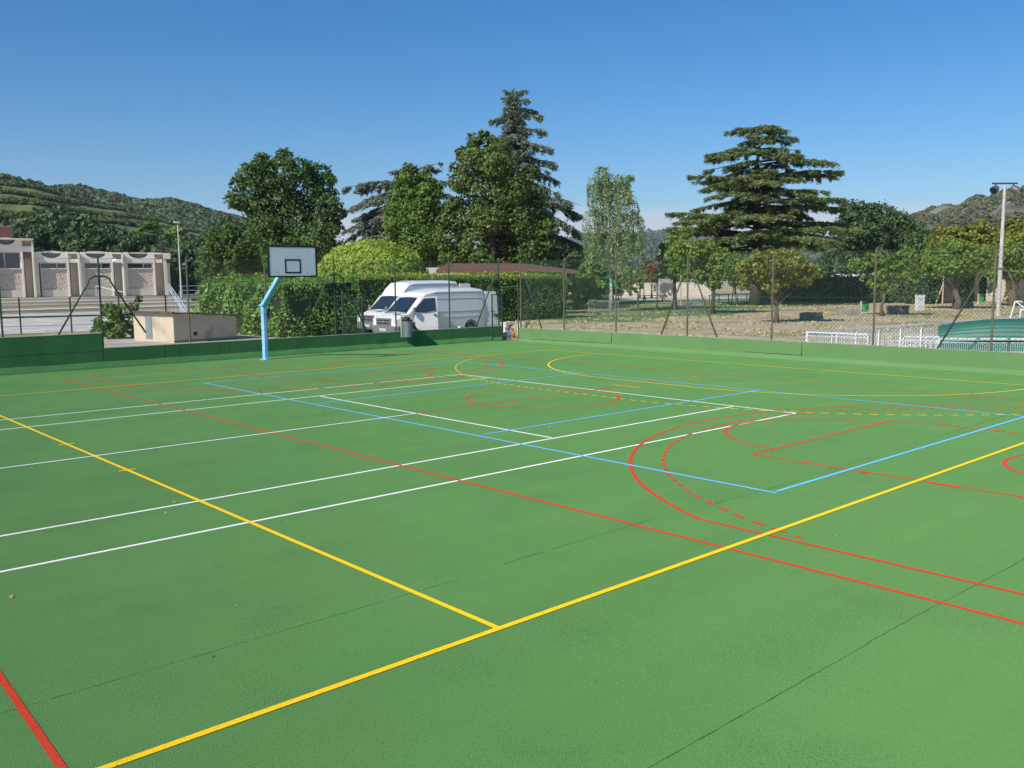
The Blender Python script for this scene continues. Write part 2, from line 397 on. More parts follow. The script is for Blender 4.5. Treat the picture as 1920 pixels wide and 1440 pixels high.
class Lines(MB):
    def __init__(s, z): super().__init__(); s.z = z
    def nz(s): s.z += 0.00001; return s.z
    def seg(s, a, b, w=0.053):
        a = np.array(a, float)[:2]; b = np.array(b, float)[:2]; d = (b-a)/np.linalg.norm(b-a); nn = np.array([-d[1], d[0]])*w/2
        z = s.nz(); s.quad((*(a-nn), z), (*(b-nn), z), (*(b+nn), z), (*(a+nn), z))
    def arc(s, c, r, a0, a1, w=0.054, dash=None):
        L_ = abs(a1-a0)*r
        if dash:
            on, off = dash; a = 0
            while a < L_:
                s.arc(c, r, a0+(a1-a0)*a/L_, a0+(a1-a0)*min(1, (a+on)/L_), w); a += on+off
            return
        n = max(2, int(L_/0.12)); z = s.nz(); vs = []
        for i in range(n+1):
            t = a0+(a1-a0)*i/n
            vs += [(c[0]+(r-w/2)*math.cos(t), c[1]+(r-w/2)*math.sin(t), z), (c[0]+(r+w/2)*math.cos(t), c[1]+(r+w/2)*math.sin(t), z)]
        s.add(vs, [((2*i+1), 2*i, 2*i+2, 2*i+3) if a1 < a0 else (2*i, 2*i+1, 2*i+3, 2*i+2) for i in range(n)])
pi = math.pi
W = Lines(0.0015)
def gp(px, py): return G(px, py)[:2]
nb, fb = gp(1491.7, 774.8), gp(863.3, 702)
ns, fs_ = gp(1375, 762), gp(913, 709)
W.seg(nb, fb)
def ext(a, X, ref):                      # extend a line of the tennis court to the left
    return (X, ref+(a[1]-ref)*0.0)
W.seg((-17.5, gp(0, 1072)[1]), nb); W.seg((-17.5, gp(14.8, 786.2)[1]), fb)
W.seg((-17.5, gp(0, 1007)[1]), ns); W.seg((-17.5, gp(49.2, 801.2)[1]), fs_)
sn, sf = gp(1034, 820.7), gp(599.8, 743)
W.seg(sn, sf); sc_ = gp(780, 775.7); W.z += .0045; W.seg((-12.0, 8.99), sc_); W.z -= .0045; W.seg((-17.5, nb[1]-.1), (-17.5, fb[1]+.1))
tag(W.build('tennis_marking', paint('white_line_paint', (0.78, 0.78, 0.76))), kind='structure')
RD = Lines(0.0030)
vL, vR, uN, uF = -2.57, 11.48, -4.15, 22.2
RD.seg((vL, uN), (vL, uF)); RD.seg((vR, uN), (vR, uF)); RD.seg((vL, uN), (vR, uN)); RD.seg((vL, uF), (vR, uF))
RD.seg((vL, 9.035), (vR, 9.035)); RD.arc((4.43, 9.0), 1.8, 0, 2*pi)
for s_, yb in ((1, uN), (-1, uF)):
    cx, cy = 4.43, yb+s_*1.6
    yft = yb+s_*5.78
    RD.seg((1.95, yft), (6.88, yft)); RD.seg((1.95, yft), (1.95, yb)); RD.seg((6.88, yft), (6.88, yb))
    if s_ > 0: RD.arc((cx, yft), 1.83, 0, pi)
    else: RD.arc((cx, yft), 1.83, 0, -pi)
    for (rr, ds) in ((6.72, None), (6.22, (0.20, 0.14))):
        hw = 6.27 if ds is None else 6.1
        th = math.acos(hw/rr) if rr > hw else 0
        a0, a1 = th, pi-th
        if s_ < 0: a0, a1 = -a0, -a1
        RD.arc((cx, cy), rr, a0, a1, dash=ds)
    dyy = math.sqrt(6.72**2-6.27**2)
    for q in (-6.27, 6.27): RD.seg((cx+q, yb), (cx+q, cy+s_*dyy))
    RD.arc((cx, cy), 1.25, 0, s_*pi)
    for xk, sg in ((1.95, -1), (6.88, 1)):
        for off, ln in ((1.75, .1), (2.6, .4), (3.85, .1), (4.8, .1)):
            RD.seg((xk+sg*.05, yb+s_*off), (xk+sg*.05, yb+s_*(off+ln)), 0.07)
RD.seg(gp(-30, 1225), gp(150, 1490), 0.05)
tag(RD.build('basketball_marking', paint('red_line_paint', (0.55, 0.045, 0.014))), kind='structure')
BL = Lines(0.0045)
b00, b18 = gp(1456, 925), gp(382, 718.3)
BL.seg(b00, b18); BL.seg((0, 0), (9, 0)); BL.seg((0, 18), (9, 18)); BL.seg((9, 0), (9, 18))
BL.seg(gp(905, 815), gp(1424, 732)); BL.seg(gp(592, 757), gp(1085.8, 700.4))
tag(BL.build('volleyball_marking', paint('sky_blue_line_paint', (0.13, 0.47, 0.80))), kind='structure')
YL = Lines(0.0060)
hx, gx = -5.72, 14.47
YL.seg((-20, -1), (gx, -1), .06); YL.seg((-20, 19), (gx, 19)); YL.seg((hx, -1), (hx, 19), .055)
YL.seg((gx, -1), (gx, 7.45)); YL.seg((gx, 7.58), (gx, 10.42)); YL.seg((gx, 10.55), (gx, 19))
for y_ in (7.49, 10.49): YL.seg((hx-.13, y_), (hx+.13, y_))
YL.arc((gx, 10.5), 6, pi/2, pi); YL.seg((gx-6, 10.5), (gx-6, 7.5)); YL.arc((gx, 7.5), 6, pi, 1.5*pi)
YL.arc((gx, 10.5), 9, math.acos(-(gx-7.1)/9)*0+pi-math.asin(8.5/9), pi, dash=(.16, .15)); YL.arc((gx, 7.5), 9, pi, pi+math.asin(8.5/9), dash=(.16, .15))
y_ = 7.6
while y_ < 10.4: YL.seg((gx-9, y_), (gx-9, y_+.16)); y_ += .31
YL.seg((gx-7.05, 8.5), (gx-7.05, 9.5)); YL.seg((gx-4.03, 8.92), (gx-4.03, 9.08))
tag(YL.build('handball_marking', paint('yellow_line_paint', (0.84, 0.53, 0.006))), kind='structure')
# expansion joints and hairline cracks in the slab
m_jt = mat('joint_dark', (0.018, 0.05, 0.02), rough=1)
m_jl = mat('joint_light', (0.13, 0.33, 0.11), rough=.9)
J = Lines(0.0006)
def crack(pts, w, J, jit=0.012, p_gap=0.0):
    for (a, b) in zip(pts[:-1], pts[1:]):
        a = np.array(a, float); b = np.array(b, float); n = max(2, int(np.linalg.norm(b-a)/0.14)); pr = a
        for i in range(1, n+1):
            q = a+(b-a)*i/n+rng.normal(size=2)*jit*0.25
            if random.random() > p_gap: J.seg(pr, q, w*random.uniform(.3, 1.2))
            pr = q
crack([(-9.6, .17), (-5.2, .17)], .007, J); crack([(-4.6, .22), (-2.2, .26)], .009, J, p_gap=.1); crack([(-1.2, .2), (.9, .13)], .009, J)
crack([(1.7, .2), (3.0, .2)], .009, J); crack([(4.2, .25), (9.2, .33)], .008, J, p_gap=.15)
crack([gp(1180, 1460), gp(1395, 1340), gp(1700, 1165), gp(1960, 1028)], .0055, J, .012)
crack([(11.5, 21.8), (14.2, 21.6)], .012, J)
crack([(17.0, 14.6), (14.6, 14.4)], .012, J, p_gap=.3); crack([(17.0, 9.2), (14.8, 8.8)], .012, J, p_gap=.35); crack([(17.0, 4.6), (15.2, 4.4)], .012, J, p_gap=.3)
tag(J.build('slab_joint', m_jt), kind='structure')
J2 = Lines(0.0004)
crack([gp(938, 1186), gp(1120, 1255), gp(1310, 1335), gp(1420, 1384)], .006, J2, .01, p_gap=.15)
tag(J2.build('slab_seam', m_jl), kind='structure')

# ------------------------------------------------------------------ low concrete walls round the court
m_wall = mat('wall_paint_shaded', (0.075, 0.225, 0.068), (0.06, 0.195, 0.058), 1.2, .75, .35, 25, spec=.3, diffr=.6, c3=(0.048, 0.155, 0.048), s3=1.1, f3=(.56, .72))  # same paint as the right wall, with its shade put into the colour
m_wall2 = mat('wall_paint_sunlit', (0.135, 0.27, 0.092), (0.12, 0.25, 0.083), 1.2, .75, .35, 25, spec=.3, diffr=.6, c3=(0.15, 0.285, 0.10), s3=.6, f3=(.5, .75))  # same paint again, made lighter to carry the sunlight in its colour
m_walltop = mat('worn_wall_top', (0.30, 0.36, 0.22), (0.18, 0.29, 0.14), 3, .9, .4, 20)
wl = thing('low_wall', (-10, 24.9, 0), 'green painted concrete wall along the left side, stepping down from its taller end', 'wall')
def wallseg(x0, x1, h, name='panel', th=0.2):
    m_ = MB(); m_.bx(x0+.006, x1-.006, Y1, Y1+th, -.1, h, .012)
    return m_.build(name, m_wall, wl)
xs = [-24, -18.2, -12.1, -6.6, -3.6, -.5]
for a, b in zip(xs[:-1], xs[1:]): wallseg(a, b, 1.13, 'raised_panel')
xs = [-.5, 1.55, 3.9, 7.65, 12.3, 15.0, 17.1]
for a, b in zip(xs[:-1], xs[1:]): wallseg(a, b, .63)
m_ = MB()
for x0, x1, h in ((-24, -.51, 1.135), (-.49, 17.1, .635)): m_.bx(x0, x1, Y1-.004, Y1+.2, h, h+.025, .008)
m_.build('coping', m_walltop, wl)
jn = MB()
for i in range(220):
    xa = -24+23.5*i/220; jn.bx(xa, xa+.1068, Y1-.002, Y1+.003, .565+.006*math.sin(i*.9)+random.uniform(-.003, .003), .574+.006*math.sin(i*.9)+random.uniform(-.003, .006))
jn.build('block_joint', mat('joint_dark_wall', (0.018, 0.05, 0.02), rough=1), wl)
m_ = MB()                                                           # sloping skirt at the wall foot
n = 60; 
for i in range(n):
    xa = -24+41.1*i/n; xb = -24+41.1*(i+1)/n; ja = .012*math.sin(i*1.7); jb = .012*math.sin((i+1)*1.7)
    m_.add([(xa, Y1-.16, .002), (xb, Y1-.16, .002), (xb, Y1-.13, .06), (xa, Y1-.13, .06), (xb, Y1-.012, .2+jb), (xa, Y1-.012, .2+ja), (xb, Y1+.02, .212+jb), (xa, Y1+.02, .212+ja)],
           [(0, 1, 2, 3), (3, 2, 4, 5), (5, 4, 6, 7)])
m_.build('skirt', m_wall, wl)
wr = thing('low_wall', (17.2, 8, 0), 'green concrete wall coloured lighter for the sun along the right side with a cracked joint', 'wall')
ys = [23.7, 18.1, 9.6, 2.0, -5.5, -14]
for a, b in zip(ys[:-1], ys[1:]):
    m_ = MB(); m_.bx(X1, X1+.22, b+.006, a-.006, -.1, .58, .012); m_.build('panel', m_wall2, wr)
m_ = MB(); m_.bx(X1-.004, X1+.22, -14, 23.7, .584, .605, .008); m_.build('coping', m_walltop, wr)
m_ = MB(); m_.add([(X1-.30, -14, .0025), (X1-.30, 23.5, .0025), (X1-.06, 23.5, .05), (X1-.06, -14, .05), (X1+.01, 23.5, .13), (X1+.01, -14, .13)], [(3, 2, 1, 0), (5, 4, 2, 3)])
m_.build('skirt', m_wall2, wr)
JW = MB()
def wcrack(pts, w=.012):
    for a, b in zip(pts[:-1], pts[1:]):
        n = max(2, int(math.dist(a, b)/.1)); pr = a
        for i in range(1, n+1):
            q = (a[0]+(b[0]-a[0])*i/n+random.uniform(-.01, .01), a[1]+(b[1]-a[1])*i/n+random.uniform(-.01, .01))
            ww = w*random.uniform(.4, 1.2)
            JW.add([(X1-.003, pr[0]-ww/2, pr[1]-ww/2), (X1-.003, q[0]-ww/2, q[1]-ww/2), (X1-.003, q[0]+ww/2, q[1]+ww/2), (X1-.003, pr[0]+ww/2, pr[1]+ww/2)], [(0, 3, 2, 1)]); pr = q
wcrack([(18.1, .58), (18.12, .22), (18.3, .16), (20.4, .14), (22.9, .13)], .02); wcrack([(9.6, .5), (9.6, .16), (11.8, .16)], .02)
JW.build('crack', m_jt, wr)
# step at the gate
m_wood = mat('weathered_wood', (0.32, 0.22, 0.13), (0.2, 0.14, 0.09), 5, .9, .4, 30, stretch=(1, 6, 6))
th = MB(); th.box((17.45, 24.25, .055), (.25, 1.1, .11), 0, .01)
tag(th.build('threshold_beam', m_wood, origin=(17.45, 24.25, 0)), 'worn wooden beam lying across the gateway', 'beam')

# ------------------------------------------------------------------ chain link fences
m_green = mat('green_steel', (0.032, 0.085, 0.048), (0.024, 0.06, 0.035), 8, .55, .15, 30, spec=.4)
m_worn = mat('worn_green_steel', (0.10, 0.155, 0.10), (0.13, 0.095, 0.06), 5, .7, .25, 30, spec=.3)
m_wire = mat('fence_wire', (0.075, 0.12, 0.08), (0.06, 0.10, 0.07), 8, .5, 0, spec=.4)
def link_mesh(p0, dirv, L_, z0, z1, pitch, wr_, parent):
    """diagonal wires as thin flat-sided bars; p0 start point, dirv unit direction in plan"""
    H = z1-z0; A = []; 
    d = np.array([dirv[0], dirv[1], 0.0]); nrm = np.array([-dirv[1], dirv[0], 0.0])
    segs = []
    k = -H
    while k < L_:
        a, b = max(k, 0), min(k+H, L_)
        if b > a: segs.append((a, a-k, b, b-k, 1))
        k += pitch
    k = 0
    while k < L_+H:
        a, b = max(k-H, 0), min(k, L_)
        if b > a: segs.append((a, k-a, b, k-b, -1))
        k += pitch
    Q = []
    for (sa, ha, sb, hb, sg) in segs:
        P = np.array(p0)+d*sa+np.array([0, 0, z0+ha]); Q_ = np.array(p0)+d*sb+np.array([0, 0, z0+hb])
        t = unit(Q_-P); sdn = np.cross(t, nrm); o_ = nrm*0.004*sg
        a = sdn*wr_; b = nrm*wr_
        Q.append([P-a+o_, Q_-a+o_, Q_+b+o_, P+b+o_]); Q.append([P+b+o_, Q_+b+o_, Q_+a+o_, P+a+o_]); Q.append([P+a+o_, Q_+a+o_, Q_-b+o_, P-b+o_]); Q.append([P-b+o_, Q_-b+o_, Q_-a+o_, P-a+o_])
    return np_quads('wire_mesh', np.array(Q), np.zeros(len(Q)), m_wire, parent, parent_loc(parent))
def post(x, y, z0, z1, parent, r=.032, m=None, name='post', bend=None):
    a = MB()
    if bend: a.tube([(x, y, z0), (x, y, z1-.3), (x+bend[0], y+bend[1], z1)], r, 8)
    else: a.tube([(x, y, z0), (x, y, z1)], r, 8)
    a.lathe((x, y, z1-.01) if not bend else (x+bend[0], y+bend[1], z1-.01), [(r*1.15, 0), (r*1.1, .015), (r*.4, .03)], 8)
    return a.build(name, m or m_green, parent, smooth=False)
def aframe(cx, cy, dirv, parent, zb, zt, wb, wt, m=None, half=0, r=.029, off=-.05):
    a = MB(); pts = []
    nrm = (-dirv[1], dirv[0])
    def P(s, z): return (cx+dirv[0]*s+nrm[0]*off, cy+dirv[1]*s+nrm[1]*off, z)
    cr = [(-wb, zb), (-wt-.12, zt-.28), (-wt-.03, zt-.08), (-wt+.12, zt), (0, zt+.01), (wt-.12, zt), (wt+.03, zt-.08), (wt+.12, zt-.28), (wb, zb)]
    if half < 0: cr = cr[:5]
    if half > 0: cr = cr[4:]
    a.tube([P(s, z) for s, z in cr], r, 8)
    return a.build('brace', m or m_green, parent, smooth=True)
FL = thing('chain_link_fence', (8, 24.95, 0), 'green chain link fence on the left wall in front of the vans', 'fence')
for x, zb in ((-21, 1.1), (-18, 1.1), (-15, 1.1), (-12.2, 1.1), (-9.3, 1.1), (-6.4, 1.1), (-3.4, 1.1), (-.45, .5), (2.5, .5), (5.45, .5), (8.4, .5), (11.3, .5), (14.15, .5), (17.03, .5)):
    post(x, 24.95, zb, 3.66, FL, m=m_worn if x in (2.5, 5.45) else m_green, bend=(-.06, .0) if x == 5.45 else None)
aframe(-.45, 24.95, (1, 0), FL, 1.1, 3.02, 1.4, .28); aframe(8.4, 24.95, (1, 0), FL, .6, 3.03, 1.5, .28)
aframe(17.03, 24.95, (1, 0), FL, .6, 3.0, 1.45, .28, half=-1)
link_mesh((-24, 24.95, 0), (1, 0), 23.5, 1.17, 3.6, .095, .0022, FL); link_mesh((-.45, 24.95, 0), (1, 0), 17.5, .66, 3.6, .095, .0022, FL)
for z in (3.6, 2.1, .75):
    a = MB(); a.tube([(-24 if z > 1 else -.45, 24.95, z), (17.03, 24.95, z)], .004, 4); a.build('tension_wire', m_wire, FL)
FR = thing('chain_link_fence', (17.25, 8, 0), 'green chain link fence on the right wall with rusty posts before the park', 'fence')
m_rust = mat('rusty_green_steel', (0.12, 0.15, 0.10), (0.13, 0.08, 0.045), 4, .8, .3, 30, spec=.25)
for y in (23.7, 20.95, 18.0, 14.45, 10.85, 7.2, 3.68, .1, -3.4, -7.0, -10.6, -13.8): post(17.25, y, .5, 3.62, FR, m=m_rust, r=.034)
aframe(17.25, 14.45, (0, -1), FR, .58, 2.92, 1.3, .25, m=m_rust, off=.07); aframe(17.25, 3.68, (0, -1), FR, .58, 2.95, 1.55, .3, m=m_rust, off=.07)
aframe(17.25, 23.7, (0, -1), FR, .58, 3.0, 1.3, .2, half=1, off=.07)
link_mesh((17.25, 23.7, 0), (0, -1), 37.5, .64, 3.58, .125, .0035, FR)
for z in (3.58, 2.1, .72):
    a = MB(); a.tube([(17.25, 23.7, z), (17.25, -13.8, z)], .004, 4); a.build('tension_wire', m_wire, FR)
# gate: frame in the corner gap and the open leaf
gt = thing('gate', (17.15, 24.3, 0), 'open green metal gate in the corner of the court, its leaf swung inwards', 'gate')
a = MB(); a.tube([(17.1, 24.86, 2.42), (17.22, 23.78, 2.46)], .026, 8); a.build('lintel_bar', m_green, gt)
a = MB(); a.tube([(17.1, 24.78, .0), (17.1, 24.78, 2.42)], .03, 8); a.tube([(17.24, 23.86, .1), (17.24, 23.86, 2.46)], .03, 8); a.build('gate_post', m_green, gt)
lf = MB(); hx_, hy_ = 17.0, 24.7; ex, ey = 16.1, 24.35
z0, z1 = .16, 2.13
for (ax, ay) in ((hx_, hy_), (ex, ey)): lf.bar((ax, ay, z0-(.02 if ax == hx_ else .12)), (ax, ay, z1), .045, .045)
for z in (z0+.05, 1.15, z1-.02): lf.bar((hx_, hy_, z), (ex, ey, z), .04, .04)
lfo = lf.build('gate_leaf', m_green, gt)
dv = unit(np.array([ex-hx_, ey-hy_, 0])); a = MB(); a.box(((ex+hx_)/2, (ey+hy_)/2, 1.15), (.14, .05, .1), math.atan2(dv[1], dv[0]), .006)
lk = a.build('lock', mat('dark_steel', (.03, .03, .03), rough=.5, metal=.6), lfo, origin=parent_loc(gt)); lk.location = (0, 0, 0)
link_mesh((hx_, hy_, 0), (dv[0], dv[1]), float(np.hypot(ex-hx_, ey-hy_)), z0+.05, z1, .085, .002, gt)

# ------------------------------------------------------------------ basketball backstop
m_blue = mat('worn_blue_paint', (0.19, 0.52, 0.82), (0.33, 0.62, 0.85), 5, .55, .15, 18, c3=(0.07, 0.3, 0.66), s3=2.2, f3=(.55, .7), spec=.4)
m_board = mat('white_board', (0.82, 0.83, 0.84), (0.77, 0.78, 0.80), 2, .5, 0, spec=.35)
m_black = mat('black_paint_and_shade', (0.012, 0.012, 0.014), rough=.5)
bk = thing('basketball_goal', (4.72, 23.7, 0), 'light blue basketball pole with a white backboard seen from the court', 'basketball goal')
a = MB(); a.tube([(4.72, 23.7, 0), (4.72, 23.7, 1.96)], .112, 6); a.build('pole', m_blue, bk)
armtip = (4.53, 21.42, 3.42)
a = MB(); a.bar((4.73, 23.78, 1.9), armtip, .17, .15); a.build('arm', m_blue, bk)
a = MB(); a.bx(4.6, 4.84, 23.58, 23.84, 1.93, 1.97); a.build('joint_plate', m_blue, bk); a = MB(); a.cyl((4.72, 23.7, .0), .2, .015, 12)
a.build('base_plate', m_blue, bk)
BX0, BX1, BZ0, BZ1, BY = 3.63, 5.43, 2.93, 3.97, 21.08
tlt = -0.0
bd = MB(); bd.bx(BX0, BX1, BY, BY+.03, BZ0, BZ1, .004); bdo = bd.build('backboard', m_board, bk)
a = MB()
for (x0, x1, zz0, zz1) in ((BX0, BX1, BZ1-.05, BZ1), (BX0, BX1, BZ0, BZ0+.05), (BX0, BX0+.05, BZ0+.051, BZ1-.051), (BX1-.05, BX1, BZ0+.051, BZ1-.051),):
    a.bx(x0-.004, x1+.004, BY-.006, BY+.034, zz0, zz1)
cxb = 4.53
for (x0, x1, zz0, zz1) in ((cxb-.295, cxb+.295, BZ0+.55, BZ0+.6), (cxb-.295, cxb+.295, BZ0+.13, BZ0+.18), (cxb-.295, cxb-.245, BZ0+.181, BZ0+.549), (cxb+.245, cxb+.295, BZ0+.181, BZ0+.549)):
    a.bx(x0, x1, BY-.005, BY+.001, zz0, zz1)
def sub(mb_, name, m, par, **k):
    o = mb_.build(name, m, None, **k)
    # world coordinates -> parent space (all parents here are only translated)
    off = parent_loc(par)
    me = o.data; co = np.empty(len(me.vertices)*3, np.float32); me.vertices.foreach_get('co', co)
    co = co.reshape(-1, 3)-np.array(off, np.float32); me.vertices.foreach_set('co', co.ravel()); me.update(); o.parent = par; return o
sub(a, 'border_stripe', m_black, bdo)
a = MB()
for (bx_, bz_) in ((4.0, 3.8), (5.05, 3.8), (4.0, 3.1), (5.05, 3.1), (4.33, 3.62), (4.73, 3.62)):
    a = MB(); a.tube([(bx_, BY-.006, bz_), (bx_, BY+.002, bz_)], .012, 8); sub(a, 'bolt', m_black, bdo)
a = MB(); a.bx(5.2, 5.36, BY-.003, BY+.001, BZ0+.062, BZ0+.08)
sub(a, 'maker_plate', mat('grey_print', (.22, .23, .25)), bdo)
a = MB()
for dx in (-.3, .3):
    a.bar((cxb+dx*.25, 21.45, 3.38), (cxb+dx, BY+.035, 3.12), .035, .035); a.bar((cxb+dx*.25, 21.45, 3.42), (cxb+dx, BY+.035, 3.75), .035, .035)
a.bx(cxb-.5, cxb+.5, BY+.031, BY+.06, 3.08, 3.13); a.bx(cxb-.5, cxb+.5, BY+.031, BY+.06, 3.72, 3.77)
a.tube([(cxb-.25, 21.3, 3.0), (cxb-.1, 21.36, 2.9), (cxb+.15, 21.36, 2.92), (cxb+.45, BY+.04, 3.0)], .014, 6)
a.build('board_bracket', m_black, bk)

# ------------------------------------------------------------------ litter bin on the left wall
m_zinc = mat('galvanised_steel', (0.36, 0.38, 0.39), (0.28, 0.3, 0.31), 8, .45, .1, 30, metal=.5)
bn = thing('litter_bin', (11.62, 24.62, .42), 'grey slatted metal litter bin hung on the fence post above the left wall', 'litter bin')
a = MB(); c0 = (11.62, 24.6, .42); N = 22
a.lathe(c0, [(.17, 0), (.18, .02), (.2, .66), (.205, .68)], N)
for i in range(N):
    t = 2*pi*i/N; a.bar((c0[0]+.182*math.cos(t), c0[1]+.182*math.sin(t), c0[2]+.03), (c0[0]+.207*math.cos(t), c0[1]+.207*math.sin(t), c0[2]+.66), .02, .008)
a.build('bin_body', m_zinc, bn)
a = MB(); a.lathe((c0[0], c0[1], c0[2]+.68), [(.218, 0), (.218, .05), (.2, .055), (.19, .0)], N); a.build('bin_rim', m_black, bn)
a = MB(); a.lathe((c0[0]-.05, c0[1], c0[2]+.73), [(.15, 0), (.16, .02), (.16, .1), (.02, .14)], N); a.build('bin_lid', mat('dark_grey_metal', (.06, .065, .06), rough=.6), bn)
a = MB(); a.bar((c0[0]-.22, c0[1]+.1, c0[2]), (c0[0]-.22, c0[1]+.1, c0[2]+.92), .05, .05); a.bar((c0[0]-.24, c0[1]+.1, c0[2]+.9), (c0[0]+.1, c0[1]+.1, c0[2]+.9), .05, .03); a.bar((c0[0]-.22, c0[1]+.1, c0[2]+.6), (c0[0]-.1, c0[1]+.3, c0[2]+.6), .04, .03)
a.build('bin_bracket', mat('pale_green_metal', (.4, .5, .34), (.3, .42, .27), 6, .7), bn)

# ------------------------------------------------------------------ vans
m_van = mat('white_van_paint', (0.82, 0.81, 0.79), (0.79, 0.78, 0.76), .8, .28, 0, spec=.4, coat=.15, c3=(.70, .69, .66), s3=1.1, f3=(.62, .75))
m_glass = mat('dark_glass', (0.012, 0.022, 0.035), (0.02, 0.035, 0.055), 2, .04, 0, spec=.9)
m_plast = mat('grey_bumper_plastic', (0.17, 0.175, 0.18), (0.14, 0.145, 0.15), 6, .6, .1, 60)
m_tyre = mat('tyre_rubber', (0.02, 0.02, 0.02), (.03, .03, .03), 8, .9)
m_rim = mat('steel_wheel', (0.3, 0.3, 0.31), (.22, .22, .23), 8, .4, 0, metal=.6)
m_lamp = mat('headlight_glass', (0.75, 0.78, 0.8), (.5, .52, .55), 14, .08, 0, spec=.8)
m_red = mat('red_lens', (.4, .02, .015), rough=.3)
O0 = (0, 0, 0)
def van(x, y, rz, high, label, plate, door_open):
    root = thing('delivery_van', (x, y, 0), label, 'van', rz=rz, group='white vans parked behind the wall')
    HR = 2.74 if high else 2.36
    prof = [(2.80, .34, .62, .80), (2.76, .30, .98, .90), (2.52, .30, 1.10, .95), (2.05, .32, 1.26, .985), (1.66, .32, 1.62, .985), (1.27, .32, 1.98, .985),
            (.98, .32, 1.98+(HR-1.98)*.55, .985), (.66, .32, HR-.09, .985), (.25, .32, HR-.02, .985), (-1.0, .32, HR, .985), (-2.3, .32, HR, .985), (-2.72, .32, HR-.04, .97), (-2.8, .36, HR-.14, .94)]
    def wz(hw, z): return hw-.115*max(0, z-1.25)
    def section(xx, zb, zt, hw):
        dz = min(1.2, zt-.12); ez = max(zt-.12 if zt > 1.5 else zt-.05, dz+.03)
        half = [(0, zb), (hw-.07, zb), (hw, zb+.1), (hw, dz), (wz(hw, ez), ez), (wz(hw, zt)-.13, zt-.01), (0, zt+.02)]
        return [(xx, p[0], p[1]) for p in half]+[(xx, -p[0], p[1]) for p in half[-2:0:-1]]
    b = MB(); n = 12; vs = []; fs = []
    for p in prof: vs += section(*p)
    for i in range(len(prof)-1):
        for k in range(n): fs.append((i*n+k, (i+1)*n+k, (i+1)*n+(k+1) % n, i*n+(k+1) % n))
    fs += [tuple(range(n)), tuple((len(prof)-1)*n+k for k in range(n-1, -1, -1))]
    b.add(vs, fs); body = b.build('body', m_van, root, origin=O0)
    bmx = bmesh.new(); bmx.from_mesh(body.data); bmesh.ops.recalc_face_normals(bmx, faces=bmx.faces); bmx.to_mesh(body.data); bmx.free()
    # wheel arches cut out
    for ax in (1.85, -1.78):
        for sy in (1, -1):
            c = MB(); c.tube([(ax, sy*.72, .36), (ax, sy*1.1, .36)], .42, 24); co = c.build('cutter', m_black, root, origin=O0)
            md = body.modifiers.new('b', 'BOOLEAN'); md.operation = 'DIFFERENCE'; md.object = co; md.solver = 'EXACT'
            dg = bpy.context.evaluated_depsgraph_get(); nm = bpy.data.meshes.new_from_object(body.evaluated_get(dg))
            body.modifiers.clear(); body.data = nm; bpy.data.objects.remove(co)
    body.data.name = 'body'
    def zt(xx):
        for (a, b_) in zip(prof[:-1], prof[1:]):
            if b_[0] <= xx <= a[0]:
                t = (a[0]-xx)/(a[0]-b_[0]); return a[2]+(b_[2]-a[2])*t
        return HR
    # windscreen
    g_ = MB(); rows = [2.03, 1.66, 1.30]; cols = [-1, -.6, 0, .6, 1]; vs = []
    for i, xx in enumerate(rows):
        hwx = .80-.10*(i/2)
        for c in cols:
            yy = c*hwx; vs.append((xx, yy, zt(xx)+.02-.03*abs(yy)/.86+.014))
    fs = [(i*5+j, i*5+j+1, (i+1)*5+j+1, (i+1)*5+j) for i in range(2) for j in range(4)]
    g_.add(vs, fs); g_.build('windscreen', m_glass, root, origin=O0)
    a = MB()
    a.bar((2.07, -.84, zt(2.07)+.012), (2.07, .84, zt(2.07)+.012), .10, .02); a.build('scuttle', m_black, root, origin=O0)
    for sy in (.25, -.45):
        a = MB(); a.bar((2.04, sy, zt(2.04)+.04), (1.86, sy+.5, zt(1.86)+.045), .018, .012); a.build('wiper', m_black, root, origin=O0)
    # side glass on the fixed side and door
    def sidepoly(pts, off, sy, thick=.012):
        m_ = MB(); n_ = len(pts); o_ = []; i_ = []
        for (xx, zz) in pts:
            yy = wz(.985, zz); o_.append((xx, sy*(yy+off), zz)); i_.append((xx, sy*(yy+off-thick), zz))
        if sy > 0: o_ = o_[::-1]; i_ = i_[::-1]
        fs_ = [tuple(range(n_)), tuple(range(2*n_-1, n_-1, -1))]+[((i+1) % n_, i, n_+i, n_+(i+1) % n_) for i in range(n_)]
        m_.add(o_+i_, fs_); return m_
    win = [(1.78, 1.36), (1.24, 1.93), (.70, 1.95), (.70, 1.36), (1.25, 1.27), (1.62, 1.30)]
    dr = [(1.62, .52), (1.86, .98), (1.92, 1.24), (1.26, 2.0), (.60, 2.02), (.58, .42), (1.38, .42)]
    for sy in (1, -1):
        opn = door_open and sy > 0
        if opn:
            sidepoly([(1.55, .50), (1.80, 1.2), (1.2, 1.95), (.64, 1.97), (.62, .44), (1.4, .44)], .004, sy).build('door_opening_shade', m_black, root, origin=O0)  # black sheet on the solid body, cab shade put into its colour
            a = MB(); a.box((.95, .72, .98), (.5, .5, .14), 0, .05); a.box((.72, .72, 1.35), (.14, .5, .7), 0, .05); a.build('seat', mat('grey_seat_cloth', (.09, .09, .1)), root, origin=O0)
        d = sidepoly(dr, .016, sy, .04 if opn else .014); do = d.build('front_door', m_van, root, origin=O0)
        sidepoly(win, .026, sy).build('door_window', m_glass, do, origin=O0)
        a = sidepoly([(1.2, 1.9), (1.17, 1.93), (.86, 1.93), (.80, 1.33), (.85, 1.33)], .03, sy, .006)
        a = MB(); a.bx(.66, .80, sy*.985, sy*1.03, 1.12, 1.18, .01); a.build('door_handle', m_black, do, origin=O0)
